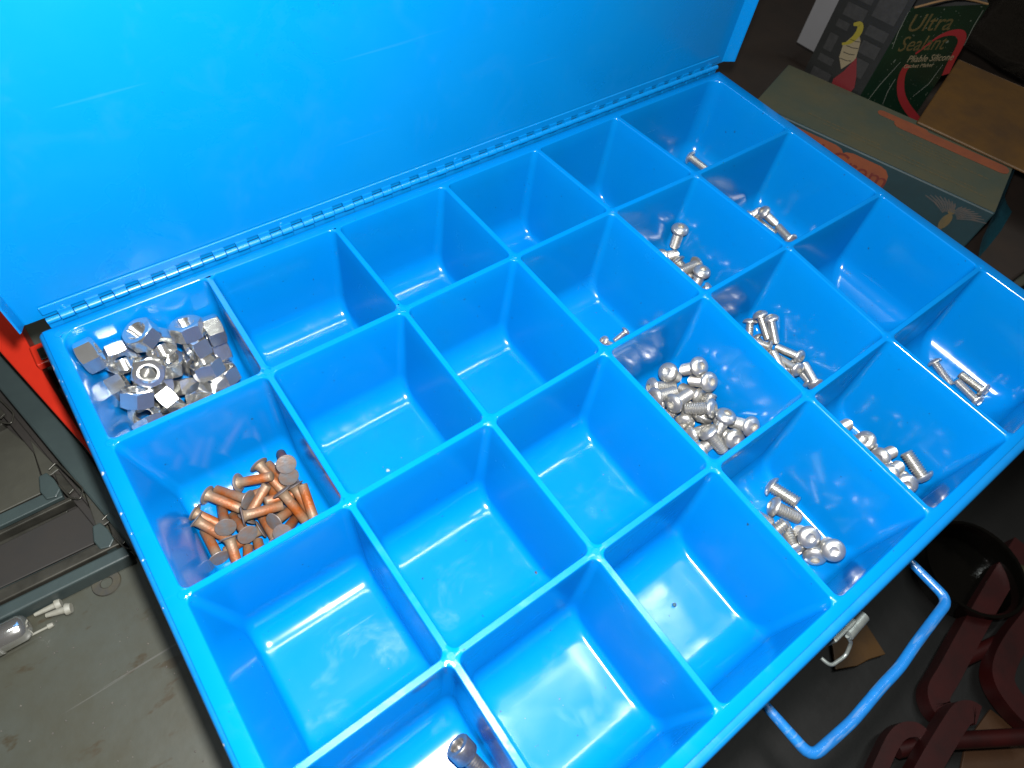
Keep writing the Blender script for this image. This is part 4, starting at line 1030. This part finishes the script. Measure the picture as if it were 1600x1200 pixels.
# eagle crest
eo = fo + ux * .178 + Vector((0, 0, -.020))
M['eagle'] = mat('faded_crest_print', (0.0720, 0.0576, 0.0480), .6, var=(0.0336, 0.0480, 0.0528), var_scale=150, var_amt=.9)
for s in (-1, 1):
    for k in range(8):
        a = math.radians(24 + k * 9); r0, r1 = .006, .026 - k * .0013
        p0 = (s * r0 * math.cos(a), r0 * math.sin(a) * .9 + .0015); p1 = (s * r1 * math.cos(a * .92), r1 * math.sin(a) * .62 + .004)
        pm = ((p0[0] + p1[0]) / 2, (p0[1] + p1[1]) / 2 + .0015)
        obj('wing_feather', strip([p0, pm, p1], [.0006, .0016, .0007], eo, ux, nS, .0002 + k * .00001), M['eagle'], teal)
obj('eagle_body', plate([(.0035 * math.cos(a) , -.002 + .0075 * math.sin(a)) for a in [2 * math.pi * k / 16 for k in range(16)]], eo, ux, nS, .00035), M['ochre'], teal)
obj('eagle_head', plate([(-.001 + .0027 * math.cos(a), .0075 + .0027 * math.sin(a)) for a in [2 * math.pi * k / 14 for k in range(14)]] , eo, ux, nS, .0004), M['ochre'], teal)
obj('eagle_tail', plate([(-.001, -.008), (.001, -.008), (.005, -.016), (-.005, -.016)], eo, ux, nS, .0003), M['eagle'], teal)
# top face print
to = Vector((t0.x, t0.y, ZTL + .0005)); nT = Vector((0, 0, 1))
obj('lettering_panel', plate(capsule(.088, .132, .0615, .0695), to, ux, nT, .0001), M['orange'], teal)
obj('lettering_panel', plate(capsule(.104, .200, .0545, .0665), to, ux, nT, .0002), M['orange'], teal)
obj('lettering_panel', plate(capsule(.178, .1985, .0585, .0665), to, ux, nT, .00015), M['orange'], teal)
rg = random.Random(5)
def print_rows(specs, o, n_, mt, name='small_print'):
    bm = bmesh.new(); u = Vector(ux).normalized(); v = Vector(n_).cross(u).normalized()
    for x0, x1, y in specs:
        x = x0
        while x < x1:
            w = rg.uniform(.0012, .0042); h = .0011
            c = [o + u * a + v * b + Vector(n_) * .0001 for a, b in ((x, y), (x + w, y), (x + w, y + h), (x, y + h))]
            bm.faces.new([bm.verts.new(p) for p in c]); x += w + rg.uniform(.0006, .0012)
    bmesh.ops.recalc_face_normals(bm, faces=bm.faces[:])
    for f in bm.faces:
        if f.normal.dot(Vector(n_)) < 0: f.normal_flip()
    q = obj(name, bm, mt, teal); q['kind'] = 'stuff'
print_rows([(.042, .102, .018), (.057, .132, .013), (.110, .157, .046), (.117, .164, .042), (.122, .160, .038), (.128, .164, .034), (.168, .185, .038), (.122, .182, .018), (.132, .192, .013)], to, nT, M['ochre'])

# green carton standing behind it
zz = -0.035; zt_ = zz + .0745
gM = at(1345, 150, zz); gL = at(1260, 104, zz)
gR = at(1545, 9, zt_); gR.z = zz
e1 = gL - gM; e2 = gR - gM
# square the carton up around its visible vertical edge
e2n = e2.normalized(); e1n = e1.normalized()
M['gfront'] = mat('green_gloss_card', (0.0029, 0.0198, 0.0079), 0.42, var=(0.0018, 0.0079, 0.0050), var_scale=12, var_amt=.8, bump=.25, bump_scale=50)
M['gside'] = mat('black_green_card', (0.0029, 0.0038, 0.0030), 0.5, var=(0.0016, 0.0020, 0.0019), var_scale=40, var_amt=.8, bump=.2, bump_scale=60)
add_specks(M['gfront'], (0.12, 0.14, 0.11), 420, 0.735)
zb = ZB + .0125
g4 = gL + e2
green = empty('green_carton', (gM + gL + gR + g4) / 4, 'worn green sealant carton standing torn open behind the teal carton', 'carton'); green.location.z = zb
def P3(p, z): return Vector((p.x, p.y, z))
zM, zR_, zL, z4 = zz + .0745, zz + .0755, zz + .125, zz + .115
def face_slab(name, a, b, za, zb_, m, n_, th=.0008):
    bm = bmesh.new(); n_ = n_.normalized()
    v = [P3(a, zb), P3(b, zb), P3(b, zb_), P3(a, za)]; V = [bm.verts.new(p) for p in v] ; W = [bm.verts.new(p - n_ * th) for p in v]
    bm.faces.new(V); bm.faces.new(W[::-1])
    for k in range(4): bm.faces.new((V[k], W[k], W[(k + 1) % 4], V[(k + 1) % 4]))
    bmesh.ops.recalc_face_normals(bm, faces=bm.faces[:]); return obj(name, bm, m, green)
nF = Vector((e2n.y, -e2n.x, 0)); nF = nF if nF.dot(CAM_P - gM) > 0 else -nF
nL = Vector((e1n.y, -e1n.x, 0)); nL = nL if nL.dot(CAM_P - gM) > 0 else -nL
face_slab('front_panel', gM, gR, zM, zR_, M['gfront'], nF)
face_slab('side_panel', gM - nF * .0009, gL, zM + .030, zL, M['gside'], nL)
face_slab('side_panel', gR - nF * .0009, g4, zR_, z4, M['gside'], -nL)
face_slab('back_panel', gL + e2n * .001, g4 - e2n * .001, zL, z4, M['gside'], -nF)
M['kraft'] = mat('torn_kraft_edge', (0.2100, 0.1190, 0.0420), .7, var=(0.1400, 0.0700, 0.0280), var_scale=100, var_amt=.8)
bm = bmesh.new(); tube(bm, bez([P3(gM, zM + .0004) + e2 * .03, P3(gM, zM) + (e2 + Vector((0, 0, .012))) * .5 + Vector((0, 0, .0006)), P3(gR, zR_ + .0004) - e2 * .03], 4), .0008, 6); obj('torn_edge', bm, M['kraft'], green)
# face printing: x along e2 (M->R), z up; origin bottom at M, height zz
def front_o(x, h): return gM + e2n * x + Vector((0, 0, h))
xdir = e2n if (e2n.cross(Vector((0, 0, 1)))).dot(nF) > 0 else -e2n
M['gold'] = mat('gold_print', (0.0952, 0.0690, 0.0214), .5, var=(0.0476, 0.0405, 0.0143), var_scale=150, var_amt=.8)
M['pink'] = mat('red_print', (0.2618, 0.0143, 0.0214), .5, var=(0.2142, 0.0143, 0.0095), var_scale=40, var_amt=.8)
M['cream'] = mat('cream_print', (0.1890, 0.1522, 0.0892), .55)
W2 = e2.length
def onface(px, py, o, ud, n_):
    d = ray(px, py); P = CAM_P + d * ((o - CAM_P).dot(n_) / d.dot(n_)); return ((P - o).dot(ud), P.z - o.z)
def ff(px, py): return onface(px, py, gM, xdir, nF)
def ftext(body, x0y0, x1y1, x0top, m_, off, shear):
    a = ff(*x0y0); b = ff(*x1y1); t = ff(*x0top); h = t[1] - a[1]
    me = text_mesh(body, h / .72, m_, front_o(0, 0) + xdir * a[0] + Vector((0, 0, a[1])), xdir, None, nF, off, shear=shear)
    co = [ (v.co - gM).dot(xdir) for v in me.vertices]; w = max(co) - min(co); k = (b[0] - a[0]) / w; lo = min(co)
    for v in me.vertices: v.co += xdir * ((( v.co - gM).dot(xdir) - lo) * (k - 1))
    obj('lettering', me, None, green)
ftext('Ultra', (1413, 49), (1478, 50), (1422, 21), M['gold'], .0004, .0)
ftext('Sealant', (1400, 80), (1470, 78), (1410, 56), M['gold'], .0004, .0)
ftext('Pliable Silicone', (1415, 97), (1486, 93), (1420, 86), M['cream'], .0006, .0)
ftext('Gasket Maker', (1410, 106), (1456, 104), (1413, 100), M['cream'], .0006, .0)
sw = [ff(*q) for q in ((1430, 84), (1446, 72), (1462, 60), (1480, 52), (1497, 51), (1503, 60), (1497, 76), (1486, 96), (1477, 116))]
sw = [(p.x, p.y) for p in bez([(a, b, 0) for a, b in sw], 4)]; n = len(sw)
obj('swoosh', strip(sw, [.0018 + .0050 * min(1, max(0, (k / n - .22) * 3)) for k in range(n)], gM, xdir, nF, .00005), M['pink'], green)
sw = [ff(*q) for q in ((1419, 101), (1411, 112), (1407, 128), (1408, 148), (1416, 166), (1430, 184), (1440, 196))]
sw = [(p.x, p.y) for p in bez([(a, b, 0) for a, b in sw], 4)]
obj('swoosh', strip(sw, .0062, gM, xdir, nF, .00008), M['pink'], green)
# crease lines
M['crease'] = mat('white_crease', (0.1800, 0.1920, 0.1620), .7)
for a, b, c in [tuple(ff(*q) for q in L) for L in (((1353, 158), (1375, 130), (1406, 96)), ((1378, 162), (1386, 142), (1398, 122)), ((1425, 150), (1450, 130), (1472, 100)), ((1393, 75), (1402, 50), (1418, 18)), ((1505, 70), (1520, 40), (1535, 15)))]:
    obj('crease', strip([a, b, c], [.0002, .0005, .0002], gM, xdir, nF, .0009, .0001), M['crease'], green)
# side panel print: text blocks and a picture of a tube
xs_ = e1n if (e1n.cross(Vector((0, 0, 1)))).dot(nL) > 0 else -e1n
so = gL; SL = e1.length
M['greyprint'] = mat('grey_print', (0.0143, 0.0143, 0.0139), .6, var=(0.0069, 0.0069, 0.0069), var_scale=260, var_amt=1, detail=1)
for n_, (x0, x1, y0, y1) in enumerate(((.006, .020, .010, .016), (.006, .014, .020, .034), (.007, .018, .040, .046), (.008, .026, .050, .060), (.032, .050, .044, .052), (.034, .050, .030, .040), (.036, .048, .012, .026), (.030, .050, .058, .078), (.008, .026, .064, .074), (.006, .024, -.004, .004))):
    obj('text_block', plate([(x0, y0), (x1, y0), (x1, y1), (x0, y1)], so, xs_, nL, .0003), M['greyprint'], green)
M['yel'] = mat('yellow_print', (0.1999, 0.1618, 0.0095), .5); M['redp'] = mat('crimson_print', (0.1260, 0.0043, 0.0072), .5)
ok = [(p.x, p.y) for p in bez([(.0205, .047, 0), (.0255, .049, 0), (.0275, .043, 0), (.0245, .034, 0), (.0195, .030, 0)], 5)]
obj('nozzle_picture', strip(ok, [.002 + .0030 * math.sin(math.pi * min(1, k / len(ok) * 1.2)) for k in range(len(ok))], so, xs_, nL, .0006), M['yel'], green)
obj('tube_picture', plate([(.0265, .044), (.0325, .038), (.0360, .024), (.0290, .012), (.0225, .020), (.0205, .030)], so, xs_, nL, .0005), M['cream'], green)
for k in range(4):
    y = .036 - k * .0055
    obj('picture_line', strip([(.0235, y), (.029, y + .0005), (.0335, y + .002)], .0005, so, xs_, nL, .0008, .0001), M['gside'], green)
obj('tube_picture', plate([(.0360, .026), (.0440, .012), (.0470, .004), (.0445, -.010), (.0300, -.010), (.0270, .002), (.0320, .012)], so, xs_, nL, .0007), M['redp'], green)

# white card box behind
M['white'] = mat('white_card', (0.1799, 0.1799, 0.1885), .6, var=(0.1457, 0.1414, 0.1457), var_scale=20, var_amt=.6)
w1 = at(1244, 66, zz - .02); w2 = at(1268, 80, zz - .02); dw = (w2 - w1); 
bm = bmesh.new(); nb = Vector((dw.y, -dw.x, 0)).normalized(); nb = -nb if nb.dot(CAM_P - w1) > 0 else nb
prism(bm, [(p.x, p.y) for p in (w1, w2 + dw * .6, w2 + dw * .6 + nb * .012, w1 + nb * .012)], zz - .02, zz + .16, .0008)
wo = obj('white_card', bm, M['white']); tag(wo, 'upright plain white card standing behind the green carton', 'card')
tag(wo, 'upright plain white card standing behind the green carton', 'card')
# thin dark strap on it
bm = bmesh.new(); a_ = (w1 - nb * .0006 - dw * .1) + Vector((0, 0, .052)); b_ = (w2 - nb * .0006 + dw * .5) + Vector((0, 0, .060)); tube(bm, [a_, a_.lerp(b_, .5), b_], .0010, 6)
q = obj('strap', bm, M['dark'], None); q.parent = wo; q.matrix_parent_inverse = Matrix.Identity(4)

# brown carton at the right edge
M['brown'] = mat('brown_greasy_card', (0.1140, 0.0528, 0.0096), 0.45, var=(0.0510, 0.0228, 0.0048), var_scale=16, var_amt=.9, bump=.3, bump_scale=70, spec=.4, rough_var=.25)
bz = -0.0322
b1 = at(1433, 190, bz); b2 = at(1600, 268, bz); b3 = at(1498, 92, bz)
db = (b2 - b1).normalized(); pb = (b3 - b1); 
far = b1 + pb; 
bm = bmesh.new(); prism(bm, [(p.x, p.y) for p in (b1, b1 + db * .30, b1 + db * .30 + pb, far)], ZTL + .0012, bz, .0012)
br = obj('brown_carton', bm, M['brown']); tag(br, 'greasy brown cardboard sheet lying flat on the teal carton at the right edge', 'cardboard')
bm = bmesh.new(); 
M['plasticbag'] = mat('dull_clear_film', (0.0180, 0.0144, 0.0104), 0.22, var=(0.0120, 0.0080, 0.0060), var_scale=30, var_amt=.8, bump=.6, bump_scale=40)
f1 = at(1490, 62, bz + .006); f2 = at(1640, 130, bz + .006); dd = Vector((f2 - f1)).normalized(); pp = Vector((-dd.y, dd.x, 0)); pp = pp if pp.x > 0 else -pp
nx_ = 10
grid = [[bm.verts.new(f1 + dd * (.02 * i - .01) + pp * (.03 * j) + Vector((0, 0, -.004 + .004 * math.sin(i * 1.3 + j) + .002 * rg.random()))) for j in range(8)] for i in range(nx_)]
for i in range(nx_ - 1):
    for j in range(7): bm.faces.new((grid[i][j], grid[i + 1][j], grid[i + 1][j + 1], grid[i][j + 1]))
bmesh.ops.solidify(bm, geom=bm.faces[:], thickness=.0006); smooth(bm, 60)
tag(obj('plastic_sheet', bm, M['plasticbag']), 'crumpled brownish plastic sheet behind the greasy cardboard', 'plastic sheet')

# ------------------------------------------------------------------ floor and things below the front edge
M['floor'] = mat('dark_concrete_floor', (0.0140, 0.0112, 0.0088), 0.65, var=(0.0080, 0.0064, 0.0052), var_scale=8, var_amt=.8, bump=.3, bump_scale=30)
bm = bmesh.new(); box(bm, -3, 4, -3, 3, -0.90, -0.87)
tag(obj('floor', bm, M['floor']), kind='structure')
M['wall'] = mat('dark_wall', (0.03, 0.028, 0.026), 0.8, var=(.02, .018, .016), var_scale=5, var_amt=.8)
bm = bmesh.new(); box(bm, -3, 4, 1.6, 1.7, -0.8695, 2.2); tag(obj('wall', bm, M['wall']), kind='structure')
# red clamps hanging / lying on a low shelf
ZS = -0.36
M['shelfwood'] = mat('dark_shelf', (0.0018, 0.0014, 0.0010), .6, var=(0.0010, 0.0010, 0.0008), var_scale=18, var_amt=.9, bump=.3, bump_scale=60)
sh = empty('low_shelf', (.45, -.6, -.87), 'dark low shelf under the bench front holding red frames', 'shelf')
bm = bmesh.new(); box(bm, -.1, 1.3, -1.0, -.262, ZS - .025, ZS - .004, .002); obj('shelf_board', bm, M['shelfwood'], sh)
for x, y in ((-.06, -.96), (1.26, -.96), (-.06, -.30), (1.26, -.30)):
    bm = bmesh.new(); box(bm, x - .02, x + .02, y - .02, y + .02, -.8695, ZS - .0255, .002); obj('leg', bm, M['dark'], sh)
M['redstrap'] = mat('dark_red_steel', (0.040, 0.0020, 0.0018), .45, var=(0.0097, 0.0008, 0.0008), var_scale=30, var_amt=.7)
def strap(name_, pix, z, w, th, label, crossbar=None):
    pts = bez([at(x, y, z) for x, y in pix], 7); bm = bmesh.new(); n = len(pts); rows = []
    for i, p in enumerate(pts):
        t = (pts[min(i + 1, n - 1)] - pts[max(i - 1, 0)]).normalized(); s = Vector((-t.y, t.x, 0)).normalized() * w / 2
        rows.append([bm.verts.new(q) for q in (p + s, p - s, p - s - Vector((0, 0, th)), p + s - Vector((0, 0, th)))])
    for a, b in zip(rows, rows[1:]):
        for k in range(4): bm.faces.new((a[k], a[(k + 1) % 4], b[(k + 1) % 4], b[k]))
    bm.faces.new(rows[0][::-1]); bm.faces.new(rows[-1]); bmesh.ops.recalc_face_normals(bm, faces=bm.faces[:])
    smooth(bm, 40)
    e = empty('red_clamp', pts[0], label, 'clamp', 'red steel clamps below the bench')
    obj('frame', bm, M['redstrap'], e)
    if crossbar:
        a, b = crossbar; bm = bmesh.new(); tube(bm, [at(*a, z - .012), at(*b, z - .012)], .007, 10); smooth(bm, 50); obj('crossbar', bm, M['redstrap'], e)
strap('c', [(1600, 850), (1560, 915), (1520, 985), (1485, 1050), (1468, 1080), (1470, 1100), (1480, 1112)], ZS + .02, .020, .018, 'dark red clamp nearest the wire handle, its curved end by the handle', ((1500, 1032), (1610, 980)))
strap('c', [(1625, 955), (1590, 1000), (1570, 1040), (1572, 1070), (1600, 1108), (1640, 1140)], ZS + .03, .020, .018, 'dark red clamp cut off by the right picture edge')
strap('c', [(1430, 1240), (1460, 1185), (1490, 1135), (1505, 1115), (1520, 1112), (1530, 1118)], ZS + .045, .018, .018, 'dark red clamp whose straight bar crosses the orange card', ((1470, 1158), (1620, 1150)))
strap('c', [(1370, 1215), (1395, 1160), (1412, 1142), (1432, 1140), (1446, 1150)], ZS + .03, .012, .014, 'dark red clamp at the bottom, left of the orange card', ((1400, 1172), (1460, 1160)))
M['orangecard'] = mat('orange_brown_card', (0.0704, 0.0272, 0.0064), .6, var=(0.0448, 0.0160, 0.0038), var_scale=20, var_amt=.7, bump=.2, bump_scale=60)
bm = bmesh.new(); z = ZS
prism(bm, [tuple(at(x, y, z))[:2] for x, y in ((1548, 1108), (1640, 1180), (1640, 1260), (1490, 1260), (1510, 1160))], z - .003, z, .0005)
tag(obj('orange_card', bm, M['orangecard']), 'orange-brown cardboard piece under the red clamps at the bottom right', 'cardboard')
bm = bmesh.new(); z = ZS + .004
prism(bm, [tuple(at(x, y, z))[:2] for x, y in ((1352, 972), (1384, 1022), (1358, 1030), (1340, 1040), (1306, 1046), (1300, 1000), (1320, 970))], z - .003, z, .0005)
tag(obj('brown_card', bm, M['brown']), 'torn brown cardboard scrap seen below the box latch', 'cardboard')
# clear plastic tub
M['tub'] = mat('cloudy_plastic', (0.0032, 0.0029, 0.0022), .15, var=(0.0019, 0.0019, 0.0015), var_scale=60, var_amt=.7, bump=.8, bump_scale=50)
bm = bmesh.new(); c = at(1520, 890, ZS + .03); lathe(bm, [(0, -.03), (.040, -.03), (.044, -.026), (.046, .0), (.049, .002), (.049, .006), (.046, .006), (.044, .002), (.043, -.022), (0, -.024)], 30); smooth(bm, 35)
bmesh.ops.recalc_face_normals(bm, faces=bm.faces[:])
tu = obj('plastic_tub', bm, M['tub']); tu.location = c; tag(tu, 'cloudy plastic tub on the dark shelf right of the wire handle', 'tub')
bm = bmesh.new(); c = at(1590, 905, ZS + .012); bmesh.ops.create_uvsphere(bm, u_segments=20, v_segments=10, radius=.016, matrix=Matrix.Diagonal((1, 1, .9, 1))); smooth(bm, 60)
bu = obj('dull_bulb', bm, mat('pale_olive', (.07, .065, .03), .5, var=(.04, .04, .02), var_scale=50, var_amt=.6)); bu.location = c; tag(bu, 'pale olive round cap beside the cloudy tub at the right edge', 'cap')
